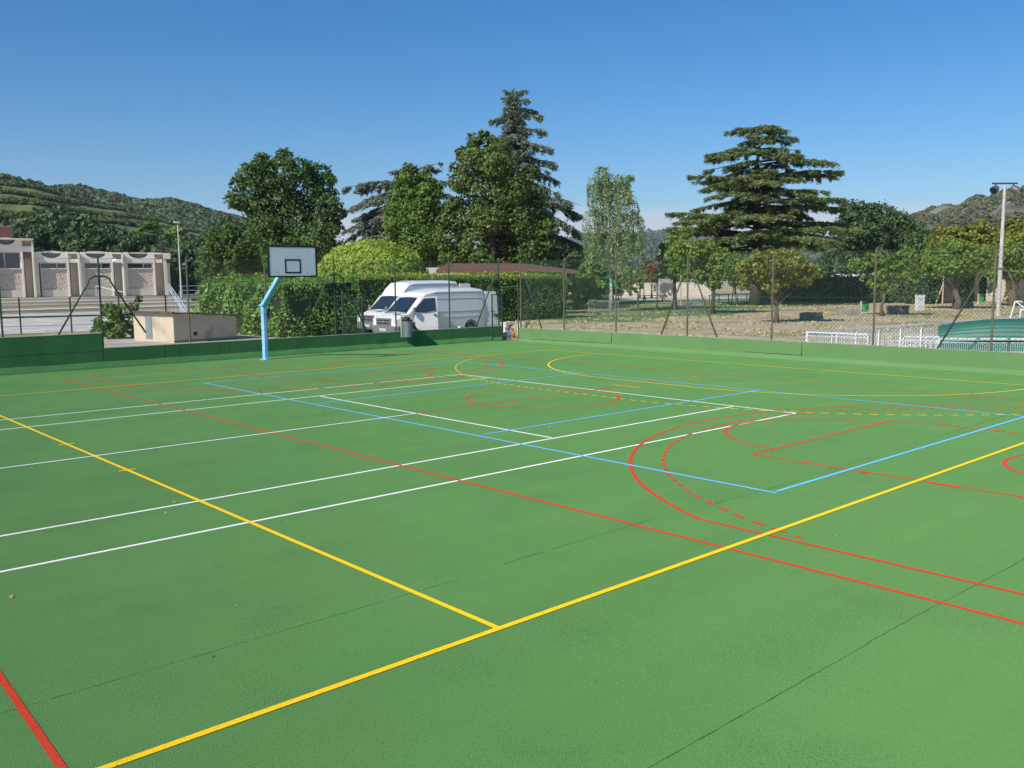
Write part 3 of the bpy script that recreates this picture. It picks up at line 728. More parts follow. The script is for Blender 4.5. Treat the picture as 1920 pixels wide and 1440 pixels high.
        a = MB(); a.box((1.78, sy*1.16, 1.36), (.12, .2, .34), 0, .05); a.bar((1.74, sy*.97, 1.25), (1.76, sy*1.1, 1.3), .05, .05); a.build('mirror', m_plast, do, origin=O0)
        if opn:
            hx0, hy0 = 1.72, 1.0; ang = R(23)
            mm = Matrix.Translation((hx0, hy0, 0)) @ Matrix.Rotation(-ang, 4, 'Z') @ Matrix.Translation((-hx0, -hy0, 0))
            for q in [do]+[z for z in bpy.data.objects if z.parent == do]: q.data.transform(mm)
        # mouldings and seams on the load side
        a = MB()
        a.bx(-2.6, .5, sy*.98, sy*1.0, .99, 1.05, .006)
        for sx0 in (.54, -.55, -1.62): a.bar((sx0, sy*.981, .5), (sx0, sy*.987, 1.2), .006, .012)
        a.build('side_moulding', m_van, root, origin=O0)
        a = MB()
        for zz in (1.86, 1.25): a.bar((-2.62, sy*(wz(.985, zz)+.004), zz), (.5, sy*(wz(.985, zz)+.004), zz), .010, .022)
        a.bar((-2.7, sy*(wz(.985, HR-.2)+.004), HR-.2), (.5, sy*(wz(.985, HR-.2)+.004), HR-.2), .02, .02)
        a.bar((-2.62, sy*(wz(.985, 1.25)+.004), 1.25), (-2.62, sy*(wz(.985, 1.86)+.004), 1.86), .01, .02)
        a.build('body_seam', mat('van_seam', (.3, .31, .33)), root, origin=O0)
        a = MB(); a.box((2.70, sy*.77, .90), (.16, .26, .24), sy*-.35, .05); a.build('headlight', m_lamp, root, origin=O0)
        for ax in (1.85, -1.78):
            wv_ = MB(); wv_.tube([(ax, sy*.76, .34), (ax, sy*.8, .34), (ax, sy*.93, .34), (ax, sy*.96, .34)], [.31, .345, .345, .31], 24)
            wo_ = wv_.build('wheel', m_tyre, root, origin=O0)
            a = MB(); a.tube([(ax, sy*.93, .34), (ax, sy*.966, .34)], [.21, .2], 20); a.tube([(ax, sy*.96, .34), (ax, sy*.985, .34)], [.09, .07], 12); a.build('rim', m_rim, wo_, origin=O0)
            a = MB(); pts = [(ax+.45*math.cos(t), sy*.985, .36+.45*math.sin(t)) for t in np.linspace(-.05, pi+.05, 17)]; a.tube(pts, .035, 6)
            a.build('arch_trim', m_plast, root, origin=O0)
    a = MB(); a.box((2.76, 0, .50), (.22, 1.76, .38), 0, .07); a.bx(2.3, 2.72, .84, .99, .36, .66, .04); a.bx(2.3, 2.72, -.99, -.84, .36, .66, .04); bp = a.build('front_bumper', m_plast, root, origin=O0)
    a = MB(); a.bx(2.862, 2.872, -.26, .26, .44, .55); pl = a.build('number_plate', mat('plate_white', (.8, .8, .78)), bp, origin=O0)
    for cu_txt, yy, sz in ((plate, 0, .085),):
        cu = bpy.data.curves.new('txt', 'FONT'); cu.body = plate; cu.size = .095; cu.align_x = 'CENTER'; cu.align_y = 'CENTER'; cu.extrude = .001
        to = bpy.data.objects.new('txt', cu); COL.objects.link(to); dg = bpy.context.evaluated_depsgraph_get()
        me = bpy.data.meshes.new_from_object(to.evaluated_get(dg)); bpy.data.objects.remove(to)
        me.transform(Matrix.Translation((2.875, 0, .495)) @ Matrix.Rotation(pi/2, 4, 'Z') @ Matrix.Rotation(pi/2, 4, 'X'))
        me.materials.clear(); me.materials.append(m_black); lo_ = bpy.data.objects.new('plate_lettering', me); COL.objects.link(lo_); lo_.parent = pl
    a = MB(); a.box((2.80, 0, .86), (.06, 1.16, .34), 0, .03); gr_ = a.build('grille', m_plast, root, origin=O0)
    a = MB(); a.bx(2.826, 2.836, -.5, .5, .90, .96); a.bx(2.826, 2.836, -.46, .46, .76, .83); a.build('grille_slot', m_black, gr_, origin=O0)
    a = MB(); a.tube([(2.83, 0, .865), (2.845, 0, .865)], [.08, .075], 16); bd_ = a.build('badge', m_rim, gr_, origin=O0)
    a = MB(); a.bx(2.2, 2.32, .1, .6, 1.205, 1.222); a.build('bonnet_vent', m_black, root, origin=O0)
    # rear doors swung open
    for sy in (1, -1):
        a = MB(); hh = HR-.16
        a.add([(-2.82, sy*.95, .5), (-3.62, sy*1.02, .5), (-3.62, sy*.95, hh-.25), (-3.52, sy*.93, hh), (-2.86, sy*.86, hh),
               (-2.82, sy*.90, .5), (-3.62, sy*.97, .5), (-3.62, sy*.90, hh-.25), (-3.52, sy*.88, hh), (-2.86, sy*.81, hh)],
              [(0, 1, 2, 3, 4) if sy > 0 else (4, 3, 2, 1, 0), (9, 8, 7, 6, 5) if sy > 0 else (5, 6, 7, 8, 9)]+[((i+1) % 5, i, 5+i, 5+(i+1) % 5) if sy > 0 else (i, (i+1) % 5, 5+(i+1) % 5, 5+i) for i in range(5)])
        rd = a.build('rear_door', m_van, root, origin=O0)
        a = MB(); a.bx(-3.5, -3.2, sy*1.0, sy*1.03, 1.0, 1.06); a.bx(-3.4, -3.1, sy*1.0, sy*1.03, 1.15, 1.2); a.build('door_latch', m_plast, rd, origin=O0)
    a = MB(); a.bx(-2.92, -2.78, -.95, .95, .36, .52, .03); a.build('rear_bumper', m_plast, root, origin=O0)
    a = MB(); a.bx(-2.806, -2.80, -.78, .78, .58, HR-.3); a.build('load_space_shade', m_black, root, origin=O0)  # flat black sheet, painted as the shade of the load space
    a = MB()
    for i in range(5): a.bx(-2.3, .1, -.62+.31*i-.02, -.62+.31*i+.02, HR+.012, HR+.03, .006)
    a.build('roof_rib', m_van, root, origin=O0)
    return root
van(16.3, 29.25, R(182), False, 'white mid roof delivery van nearest the wall with its driver door ajar', 'BW-784-VK', True)
van(17.9, 33.2, R(183.5), True, 'white high roof delivery van parked second, behind the nearer van', 'DA-215-KL', False)

# ------------------------------------------------------------------ pile by the gate
def crumple(c, r, seed, mname, n=3, flat=.8, amp=.28):
    bmx = bmesh.new(); bmesh.ops.create_icosphere(bmx, subdivisions=n, radius=1)
    from mathutils import noise
    for v in bmx.verts:
        k = 1+amp*noise.noise(v.co*1.7+Vector((seed, 0, 0)))+amp*.6*noise.noise(v.co*4+Vector((0, seed, 0)))
        v.co = Vector((v.co.x*r[0]*k, v.co.y*r[1]*k, max(-r[2]*flat, v.co.z*r[2]*k)+r[2]*flat))
    mb_ = MB(); mb_.v = [tuple(Vector(c)+v.co) for v in bmx.verts]; mb_.f = [[v.index for v in f.verts] for f in bmx.faces]; mb_.mi = [0]*len(mb_.f); bmx.free()
    return mb_
m_rw = mat('red_white_print', (.75, .70, .66), (.55, .06, .07), 9, .6, .3, 20, detail=2)
m_ybag = mat('yellow_plastic', (.85, .52, .04), (.8, .72, .5), 7, .5, .3, 20, detail=2)
m_wbag = mat('white_plastic', (.75, .77, .8), (.35, .4, .5), 7, .5, .4, 18, detail=2)
def pd(px, D, z=0.0): p = AT(px, 600, D); return (float(p[0]), float(p[1]), z)
for c, r, mm_, lb in ((pd(952, 41.9), (.30, .24, .22), m_wbag, 'crumpled white plastic bag in the gateway beside the red and white sacks'),
                      (pd(962, 42.0), (.30, .26, .24), m_rw, 'red and white printed sack at the bottom of the heap in the gateway'),
                      (pd(958, 42.3, .38), (.27, .25, .17), m_rw, 'red and white printed sack on top of the heap in the gateway'),
                      (pd(970, 41.8), (.17, .17, .50), m_ybag, 'upright yellow plastic sack leaning on the end of the right wall'),
                      (pd(986, 43.2, .1), (.34, .28, .38), m_ybag, 'orange yellow sack just behind the end of the right wall')):
    o = crumple(c, r, c[0]*3, mm_).build('sack', mm_, origin=c, smooth=True); tag(o, lb, 'sack', 'sacks heaped in the gateway')
for c, lb in ((pd(946, 44.0), 'white paint bucket standing behind the sacks in the gateway'), ((15.3, 25.55, 0), 'white paint bucket behind the wall at the back wheel of the near van')):
    hb = .62 if c[0] < 17 else .55
    b_ = thing('bucket', c, lb, 'bucket', 'white paint buckets by the vans')
    a = MB(); a.lathe(c, [(.15, 0), (.17, .32)], 16)
    if hb: a.lathe((c[0], c[1], c[2]+.33), [(.15, 0), (.17, .30), (.18, .31), (.18, .34)], 16)
    a.build('bucket_body', m_wbag if False else mat('bucket_white', (.78, .78, .78), (.7, .7, .7)), b_); a = MB(); a.lathe((c[0], c[1], c[2]+.672), [(.182, 0), (.182, .02), (.17, .025)], 16); a.build('lid', mat('bucket_lid', (.7, .7, .72)), b_)

# ------------------------------------------------------------------ small hut
m_rend = mat('beige_render', (0.62, 0.52, 0.38), (0.54, 0.45, 0.33), 2.5, .95, .4, 40, c3=(.36, .31, .24), s3=.9, f3=(.58, .72))
hr = R(9); hut = thing('utility_hut', (5.95, 35.2, 0), 'low beige rendered hut with a dark sloping roof behind the left wall', 'hut', rz=hr)
hw_, hd_ = 3.35, 3.6
a = MB(); a.add([(0, 0, -.05), (hw_, 0, -.05), (hw_, hd_, -.05), (0, hd_, -.05), (0, 0, 1.34), (hw_, 0, 1.1), (hw_, hd_, 1.1), (0, hd_, 1.34)], [(3, 2, 1, 0), (4, 5, 6, 7), (0, 1, 5, 4), (1, 2, 6, 5), (2, 3, 7, 6), (3, 0, 4, 7)])
a.build('wall', m_rend, hut, origin=O0)
a = MB(); a.add([(-.22, -.28, 1.362), (hw_+.2, -.28, 1.12), (hw_+.2, hd_+.2, 1.12), (-.22, hd_+.2, 1.362), (-.22, -.28, 1.43), (hw_+.2, -.28, 1.19), (hw_+.2, hd_+.2, 1.19), (-.22, hd_+.2, 1.43)], [(3, 2, 1, 0), (4, 5, 6, 7), (0, 1, 5, 4), (1, 2, 6, 5), (2, 3, 7, 6), (3, 0, 4, 7)])
for i in range(14): a.tube([(-.26, .05+i*.25, 1.40), (.1, .05+i*.25, 1.39)], .05, 6)
a.build('roof', mat('dark_bitumen', (.09, .08, .07), (.16, .14, .11), 3, .95, .4, 20), hut, origin=O0)
a = MB(); a.bx(-.03, .0, 1.9, 2.45, .12, 1.2, .005); a.build('metal_strip', mat('grey_blue_metal', (.22, .27, .3), rough=.5), hut, origin=O0)
a = MB(); a.bx(1.0, 1.2, -.012, .0, .28, .46); a.build('vent', m_black, hut, origin=O0)
a = MB(); a.bx(-.015, hw_+.01, -.02, 0, -.02, .1); a.build('plinth', mat('plinth', (.3, .26, .2), (.22, .19, .15), 3), hut, origin=O0)
# brush by the hut
m_twig = leafmat('dry_twigs', (.10, .07, .045), (.26, .19, .12), 0, .9)
P = np.array([G(405, 636)[0]-.2, G(405, 636)[1]-.3, 0])
q = leaf_quads(P+rng.normal(size=(160, 3))*np.array([.35, .12, .16])+np.array([0, 0, .2]), rng.normal(size=(160, 3)), .5, .05)
tag(np_quads('brushwood', q-P, rng.random(160), m_twig), 'heap of cut brushwood against the hut wall', 'brushwood').location = P

# ------------------------------------------------------------------ foliage materials
lm_oak = leafmat('broadleaf_dark', (0.052, 0.092, 0.026), (0.137, 0.224, 0.049), .3)
lm_tulip = leafmat('broadleaf_fresh', (0.071, 0.134, 0.025), (0.205, 0.315, 0.055), .35)
lm_mag = leafmat('broadleaf_mixed', (0.058, 0.098, 0.027), (0.183, 0.249, 0.052), .3, tip=(.2, .26, .06))
lm_dome = leafmat('dome_leaf', (0.175, 0.280, 0.035), (0.455, 0.578, 0.079), .4, tip=(.36, .4, .07))
lm_birch = leafmat('birch_leaf', (0.151, 0.222, 0.091), (0.343, 0.432, 0.182), .35)
lm_laurel = leafmat('laurel_leaf', (0.103, 0.227, 0.042), (0.319, 0.546, 0.079), .3, rough=.35, tip=(.28, .36, .08))
lm_hedge = leafmat('hedge_leaf', (0.082, 0.166, 0.034), (0.236, 0.378, 0.070), .3, tip=(.2, .27, .04))
lm_hedgetop = leafmat('hedge_top_leaf', (0.201, 0.343, 0.040), (0.523, 0.600, 0.081), .4)
lm_pag = leafmat('yellowing_leaf', (0.131, 0.166, 0.032), (0.350, 0.350, 0.061), .35, tip=(.34, .24, .04))
lm_park = leafmat('park_leaf', (0.11, 0.19, 0.035), (0.27, 0.37, 0.07), .35, tip=(.3, .27, .04))
lm_dark = leafmat('wood_leaf', (0.049, 0.091, 0.035), (0.114, 0.184, 0.060), .25)
lm_red = leafmat('red_leaf', (0.175, 0.079, 0.035), (0.420, 0.158, 0.070), .35)
nd_blue = leafmat('blue_cedar_needle', (0.105, 0.140, 0.10), (0.27, 0.32, 0.24), .12, .8, tip=(.3, .29, .24))
nd_leb = leafmat('cedar_needle', (0.075, 0.125, 0.045), (0.225, 0.285, 0.095), .15, .7, tip=(.27, .27, .10))
core_m = mat('hedge_inner_shade', (.012, .02, .008), (.02, .03, .01), 3, 1)

# ------------------------------------------------------------------ hedges
def hedge(name, label, x0, x1, y0, y1, h0, h1, leaf, dens, m, mtop=None, rz=0, org=None, faces='xXyYt', wob=.12, z0=0.0):
    """box hedge between the given plan limits; h0 height at x0, h1 at x1"""
    org = org or (x0, y0, 0)
    root = thing(name, (org[0], org[1], z0), label, 'hedge', rz=rz)
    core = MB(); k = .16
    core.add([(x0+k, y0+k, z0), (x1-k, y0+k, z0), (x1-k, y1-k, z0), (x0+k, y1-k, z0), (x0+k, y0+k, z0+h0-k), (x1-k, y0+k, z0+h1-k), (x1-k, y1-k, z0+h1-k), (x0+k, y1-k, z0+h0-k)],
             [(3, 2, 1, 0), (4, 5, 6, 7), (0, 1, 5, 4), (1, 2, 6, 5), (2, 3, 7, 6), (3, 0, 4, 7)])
    core.build('branches', core_m, root)  # plain solid box, the hedge's inner shade put into its dark colour
    Q = []; V = []; QT = []; VT = []
    def hh(x): return h0+(h1-h0)*(x-x0)/(x1-x0)
    def put(P, N, top=False):
        n_ = len(P); s1 = np.sin(P[:, 0]*2.1+P[:, 2]*1.7+P[:, 1]*1.9)+np.sin(P[:, 0]*.8-P[:, 2]*2.6+P[:, 1]*.9)+.6*np.sin(P[:, 0]*5+P[:, 2]*4.3+P[:, 1]*4.1)
        P = P+N*(s1*wob*.5+rng.normal(size=n_)*.06)[:, None]
        q = leaf_quads(P, N*.8+rng.normal(size=P.shape)*.6+np.array([0, 0, .3]), leaf*(.6+.8*rng.random(n_)), .55)
        vv = np.clip(.35+.13*s1+rng.normal(size=n_)*.25, 0, 1)
        if top and mtop: QT.append(q); VT.append(vv)
        else: Q.append(q); V.append(vv)
    for f in faces:
        if f in 'yY':
            A = (x1-x0)*(h0+h1)/2; n_ = int(A*dens); X = rng.uniform(x0, x1, n_); Z = rng.random(n_)*hh(X)
            put(np.stack([X, np.full(n_, y0 if f == 'y' else y1), z0+Z], 1), np.tile([0, -1 if f == 'y' else 1, 0], (n_, 1)).astype(float))
        elif f in 'xX':
            hx = h0 if f == 'x' else h1; A = (y1-y0)*hx; n_ = int(A*dens)
            put(np.stack([np.full(n_, x0 if f == 'x' else x1), rng.uniform(y0, y1, n_), z0+rng.random(n_)*hx], 1), np.tile([-1 if f == 'x' else 1, 0, 0], (n_, 1)).astype(float))
        else:
            A = (x1-x0)*(y1-y0); n_ = int(A*dens*.8); X = rng.uniform(x0, x1, n_); put(np.stack([X, rng.uniform(y0, y1, n_), z0+hh(X)+rng.random(n_)**3*.25], 1), np.tile([0, 0, 1.], (n_, 1)), True)
            if mtop:
                n_ = int((x1-x0)*dens*1.0); X = rng.uniform(x0, x1, n_); put(np.stack([X, y0+rng.uniform(-.05, .5, n_), z0+hh(X)-rng.random(n_)**2*.4+.1], 1), np.tile([0, -.5, .6], (n_, 1)), True)
    np_quads('foliage', np.concatenate(Q), np.concatenate(V), m, root, (org[0], org[1], z0))
    if QT: np_quads('new_growth', np.concatenate(QT), np.concatenate(VT), mtop, root, (org[0], org[1], z0))
    return root
hedge('laurel_hedge', 'big clipped laurel hedge with bright leaves behind the basketball pole', 11.0, 15.4, 34.2, 44.6, 2.72, 2.85, .155, 120, lm_laurel, faces='xXyt', wob=.25)
hedge('clipped_hedge', 'long straight hedge with yellow green new growth behind the white vans', 15.6, 35.4, 38.6, 41.0, 3.0, 2.95, .14, 130, lm_hedge, lm_hedgetop, faces='xXyt')
hedge('dark_hedge', 'dark clipped hedge on the terrace to the right of the pool building', 37, 52, 103.5, 105.5, 2.9, 2.9, .3, 22, lm_dark, faces='xyt', z0=1.0)
hedge('tall_hedge', 'long tall dark hedge closing the park behind the green waste bins', 78, 112, 31.5, 34.0, 3.1, 3.1, .3, 24, lm_dark, faces='xyt')
hedge('tall_hedge', 'shaded dark hedge under the trees in front of the parked camper', 80.5, 84, 34.1, 52, 2.7, 2.9, .3, 22, lm_dark, faces='xyt')

# ------------------------------------------------------------------ trees in front of the hills
T = lobe_tree
T('broadleaf_tree', 'large dark green spreading tree behind the basketball goal', 'tree', 82, 545,
  [(491, 305, 20), (534, 297, 20), (469, 328, 25), (447, 346, 18), (437, 375, 17), (460, 378, 24), (494, 340, 33), (531, 325, 33), (563, 314, 21), (598, 326, 24), (618, 336, 12), (575, 353, 36), (606, 358, 26), (617, 386, 26), (636, 401, 14),
   (525, 378, 42), (488, 392, 28), (550, 412, 44), (600, 412, 36), (628, 424, 17), (494, 425, 33), (531, 452, 38), (588, 450, 38), (612, 446, 20), (520, 480, 34), (570, 485, 34)], .26, lm_oak, 1.25, trunk_r=.45, extra=3, csize=.24)
T('broadleaf_tree', 'lower dark tree to the left of the basketball goal above the hedge', 'tree', 92, 450,
  [(422, 422, 17), (440, 432, 20), (412, 453, 26), (462, 458, 32), (431, 482, 30), (478, 487, 28), (398, 480, 22), (500, 500, 24), (445, 505, 26), (393, 505, 20)], .28, lm_oak, 1.2, trunk_r=.3, extra=4)
T('broadleaf_tree', 'small dark tree in shade between the backboard and the domed tree', 'tree', 95, 625, [(612, 475, 22), (640, 460, 12), (632, 490, 22), (605, 500, 22), (660, 462, 7), (585, 500, 22), (650, 500, 20)], .26, lm_dark, 1.1, trunk_r=.25, extra=2)
# domed mulberry
Dd = 60
root = thing('domed_tree', AT(697, 520, Dd)*np.array([1, 1, 0]), 'bright yellow green dome shaped tree rising behind the hedge', 'tree')
Cc = AT(697, 520, Dd); rr = 97*Dd/F; nl = 15000
d_ = unit(rng.normal(size=(nl, 3))); d_[:, 2] = np.abs(d_[:, 2])*1.0-.25*rng.random(nl); d_ = unit(d_)
s1 = np.sin(d_[:, 0]*9+d_[:, 2]*7)+np.sin(d_[:, 1]*8-d_[:, 2]*11)+.7*np.sin(d_[:, 0]*21+d_[:, 1]*17)
Pp = Cc+d_*np.array([rr, rr, rr*.66])*(1+.022*s1+rng.normal(size=nl)*.025)[:, None]
np_quads('crown', leaf_quads(Pp, d_*.9+rng.normal(size=Pp.shape)*.45+np.array([0, 0, .1]), .24*(.6+.8*rng.random(nl)), .6), np.clip(.45+.12*s1+rng.normal(size=nl)*.2, 0, 1), lm_dome, root, parent_loc(root))
a = MB(); a.tube([(Cc[0], Cc[1], 0), (Cc[0], Cc[1], 1.6), (Cc[0]+.1, Cc[1], 3.4)], [.3, .24, .12], 10)
for i in range(9):
    t = 2*pi*i/9; a.tube([(Cc[0], Cc[1], 1.5), (Cc[0]+1.4*math.cos(t), Cc[1]+1.4*math.sin(t), 3.2), (Cc[0]+2.7*math.cos(t), Cc[1]+2.7*math.sin(t), 3.3)], [.13, .08, .03], 6)
a.build('trunk', bark, root, smooth=True)

def cedar(name, label, D, tpx, toppy, basepy, prof, m, manual=(), nlev=16, per_level=5, droop=.35, leaf=.3, tuft=1.0, tr=.35, seed=1, plate=.3, hangs=.25, lift=.12, aspect=.3, cut_right=None, side=None):
    rs = np.random.default_rng(seed); sc = D/F
    b0 = AT(tpx, 520, D); b0[2] = 0
    top = AT(tpx, toppy, D)
    root = thing(name, b0, label, 'tree'); tb = MB()
    H = top[2]
    vdir = unit(np.array([ray(tpx, 520)[0], ray(tpx, 520)[1], 0.])); hdir = np.array([vdir[1], -vdir[0], 0.])
    pts = [(b0[0], b0[1], -.05)]+[(b0[0]+rs.normal()*.08, b0[1]+rs.normal()*.08, H*t) for t in (.15, .3, .45, .6, .75, .88, .99)]
    tb.tube(pts, [tr*1.3, tr, tr*.85, tr*.7, tr*.55, tr*.38, tr*.2, .03], 9)
    Q = []; V = []
    def zof(py): return AT(tpx, py, D)[2]
    def branch(z0, vec, z1, dens=1.0):
        """from the trunk at height z0 to the tip at offset vec (plan) and height z1"""
        Ln = np.linalg.norm(vec); 
        if Ln < .2: return
        A = np.array([b0[0], b0[1], z0]); Bt = np.array([b0[0]+vec[0], b0[1]+vec[1], z1])
        u = np.array([vec[0], vec[1], 0])/Ln; sd_ = np.array([-u[1], u[0], 0])
        def pos(t):
            p = A+(Bt-A)*t[:, None]; p[:, 2] += lift*Ln*np.sin(np.pi*np.clip(t, 0, 1))*.6; return p
        tt = np.linspace(0, 1, 7); pp = pos(tt); tb.tube([tuple(q) for q in pp], list(np.linspace(min(.12, .02*Ln+.03), .012, 7)), 5)
        W_ = plate*Ln+.25
        n_ = int(dens*tuft*(60+95*Ln*W_)); 
        nsub = max(5, int(Ln*2.2)); subt = rs.uniform(.18, 1.0, nsub)
        k = rs.integers(0, nsub, n_); sl = rs.random(n_)**.8; sgn = np.where(rs.random(n_) < .5, -1, 1)
        t0 = subt[k]; lenk = W_*(1.15-t0*.75)*(0.6+.6*rs.random(nsub)[k])
        t = np.clip(t0+sl*lenk/Ln*.55, 0, 1.06)
        P = pos(t)+sd_*(sgn*sl*lenk)[:, None]
        P[:, 2] += -droop*(sl**2)*lenk*.6 - hangs*rs.random(n_)**2*(.25+.3*sl)+rs.normal(size=n_)*.04
        P += rs.normal(size=(n_, 3))*np.array([.10, .10, .03])
        tang = u*.6+sd_*(sgn[:, None]*.8)+np.array([0, 0, -droop])+rs.normal(size=(n_, 3))*.35
        N = np.array([0, 0, 1.])+rs.normal(size=(n_, 3))*.5
        Q.append(leaf_quads(P, N, leaf*(.5+rs.random(n_)), aspect, tang)); V.append(np.clip(.25+.35*t+.35*rs.random(n_)-.1, 0, 1))
    for (py0, tx, ty, dd) in manual:
        tip = AT(tx, ty, D+dd)
        branch(zof(py0), np.array([tip[0]-b0[0], tip[1]-b0[1]]), tip[2], 1.15)
    ys_ = [p[0] for p in prof]
    for i in range(nlev):
        py = toppy+(basepy-toppy)*((i+.6)/nlev)
        lw = np.interp(py, ys_, [p[1] for p in prof])*sc; rw = np.interp(py, ys_, [p[2] for p in prof])*sc
        for j in range(per_level):
            a_ = 2*pi*(j+rs.random()*.7)/per_level+i*1.3
            c_, s_ = math.cos(a_), math.sin(a_)
            Wd = (rw if c_ > 0 else lw); rad = math.hypot(Wd*c_, (lw+rw)/2*.95*s_)*rs.uniform(.45, .97)
            vec = (hdir*c_+vdir*s_)*rad
            zt_ = zof(py+rs.uniform(-11, 11)); branch(zt_-lift*rad*.4+droop*.15*rad, vec[:2], zt_-droop*rad*.35)
    # leader
    branch(H-.6, np.array([.25, .1]), H+.1, .5)
    tb.build('trunk', bark, root, smooth=True)
    np_quads('crown', np.concatenate(Q), np.concatenate(V), m, root, b0)
    return root
cedar('blue_cedar', 'silver blue cedar with drooping branches, mostly hidden behind the bright green tree', 98, 770, 318, 470,
      [(318, 4, 8), (335, 20, 55), (350, 55, 60), (365, 95, 55), (400, 105, 66), (440, 122, 70), (470, 105, 70)], nd_blue,
      manual=[(345, 650, 353, 0), (352, 672, 357, 2), (370, 655, 392, -2), (400, 648, 432, 0), (410, 655, 447, 2), (330, 826, 306, 0), (335, 822, 318, 2), (352, 842, 341, 0), (372, 846, 366, 1), (325, 738, 322, 2), (395, 668, 410, 1), (430, 690, 452, 1)], nlev=19, per_level=7, droop=.5, leaf=.32, tuft=2.0, seed=4, tr=.4, hangs=.6)
T('tulip_tree', 'fresh green upright tree in front of the left silver blue cedar', 'tree', 84, 782,
  [(764, 314, 11), (769, 329, 20), (754, 343, 18), (794, 340, 21), (817, 349, 14), (759, 364, 28), (803, 369, 28), (750, 391, 26), (781, 394, 34), (815, 390, 23), (746, 419, 26), (775, 425, 36), (812, 419, 28), (748, 446, 26), (787, 456, 36), (818, 450, 26), (762, 478, 28), (806, 482, 28), (740, 478, 18), (785, 500, 24)], .26, lm_tulip, 1.3, trunk_r=.35, extra=4)
cedar('blue_cedar', 'tallest silver blue cedar with a thin pointed top above all other trees', 90, 964, 168, 470,
      [(168, 2, 3), (190, 14, 18), (215, 26, 34), (232, 22, 26), (250, 36, 45), (300, 52, 62), (340, 60, 72), (380, 70, 84), (430, 80, 112), (470, 80, 122)], nd_blue,
      manual=[(180, 948, 170, 0), (178, 986, 170, 1), (192, 992, 188, 0), (195, 944, 184, 1), (222, 1014, 218, 0), (205, 1004, 210, 1), (230, 921, 226, 0), (236, 930, 221, 2), (248, 1029, 247, 0), (275, 1043, 281, 0), (300, 1046, 310, 0), (320, 1044, 341, 2), (350, 1058, 368, 0),
              (375, 1092, 386, 0), (372, 1080, 402, 2), (400, 1094, 440, 0), (430, 1090, 462, 2), (250, 935, 258, 0), (390, 1070, 425, -2)], nlev=30, per_level=7, droop=.5, leaf=.32, tuft=2.1, seed=9, tr=.45, hangs=.75)
T('broadleaf_tree', 'tall dark green leafy tree in front of the tallest silver blue cedar', 'tree', 78, 925,
  [(908, 250, 9), (890, 263, 16), (908, 270, 22), (871, 288, 18), (855, 316, 13), (892, 306, 32), (938, 276, 20), (936, 316, 34), (865, 341, 24), (905, 356, 40), (855, 384, 18), (845, 396, 16), (958, 356, 36), (990, 330, 18), (1000, 371, 27), (871, 408, 36), (923, 408, 44), (975, 415, 38), (1018, 420, 24),
   (843, 445, 30), (886, 459, 36), (938, 467, 36), (989, 467, 36), (1024, 450, 22), (1030, 474, 18), (835, 415, 18), (905, 490, 26), (960, 492, 26), (850, 480, 26)], .26, lm_mag, 1.35, trunk_r=.45, extra=6)
T('weeping_birch', 'slender pale green birch with hanging twigs and a white trunk', 'tree', 76, 1146,
  [(1129, 322, 12), (1136, 341, 19), (1117, 343, 11), (1168, 337, 12), (1160, 356, 19), (1181, 336, 8), (1137, 376, 22), (1175, 378, 17), (1120, 408, 18), (1150, 408, 25), (1188, 410, 14), (1117, 441, 17), (1144, 445, 26), (1178, 445, 22), (1124, 474, 22), (1159, 474, 24), (1188, 467, 14), (1144, 503, 18), (1172, 512, 20)], .19, lm_birch, .55, trunk_r=.16, bmat=bark_birch, csize=.4, upb=.0)
# hanging strands of the birch
br = [o for o in bpy.data.objects if o.name.startswith('weeping_birch')][0]
Q = []; V = []
for i in range(520):
    l = random.choice([(1129, 322, 12), (1137, 341, 20), (1117, 343, 13), (1168, 337, 13), (1160, 356, 21), (1137, 376, 24), (1177, 378, 20), (1116, 408, 20), (1150, 408, 27), (1192, 410, 15), (1114, 441, 17), (1144, 445, 28), (1182, 445, 22)])
    a_ = random.uniform(0, 2*pi); s = AT(l[0]+l[2]*math.cos(a_), l[1]+l[2]*math.sin(a_)*.8, 76+random.uniform(-1, 1)*l[2]*76/F)
    ln = random.uniform(.8, 2.4); n_ = int(ln*16); t = np.sort(rng.random(n_))
    P = s+np.stack([.12*np.sin(t*3+a_), .12*np.cos(t*2), -ln*t], 1)+rng.normal(size=(n_, 3))*.06
    Q.append(leaf_quads(P, rng.normal(size=(n_, 3))+np.array([0, 0, .1]), .17*(.6+.7*rng.random(n_)), .5, np.tile([0., 0, -1.], (n_, 1))+rng.normal(size=(n_, 3))*.4)); V.append(np.full(n_, random.random()*.6)+rng.random(n_)*.4)
np_quads('hanging_twigs', np.concatenate(Q), np.concatenate(V), lm_birch, br, parent_loc(br))

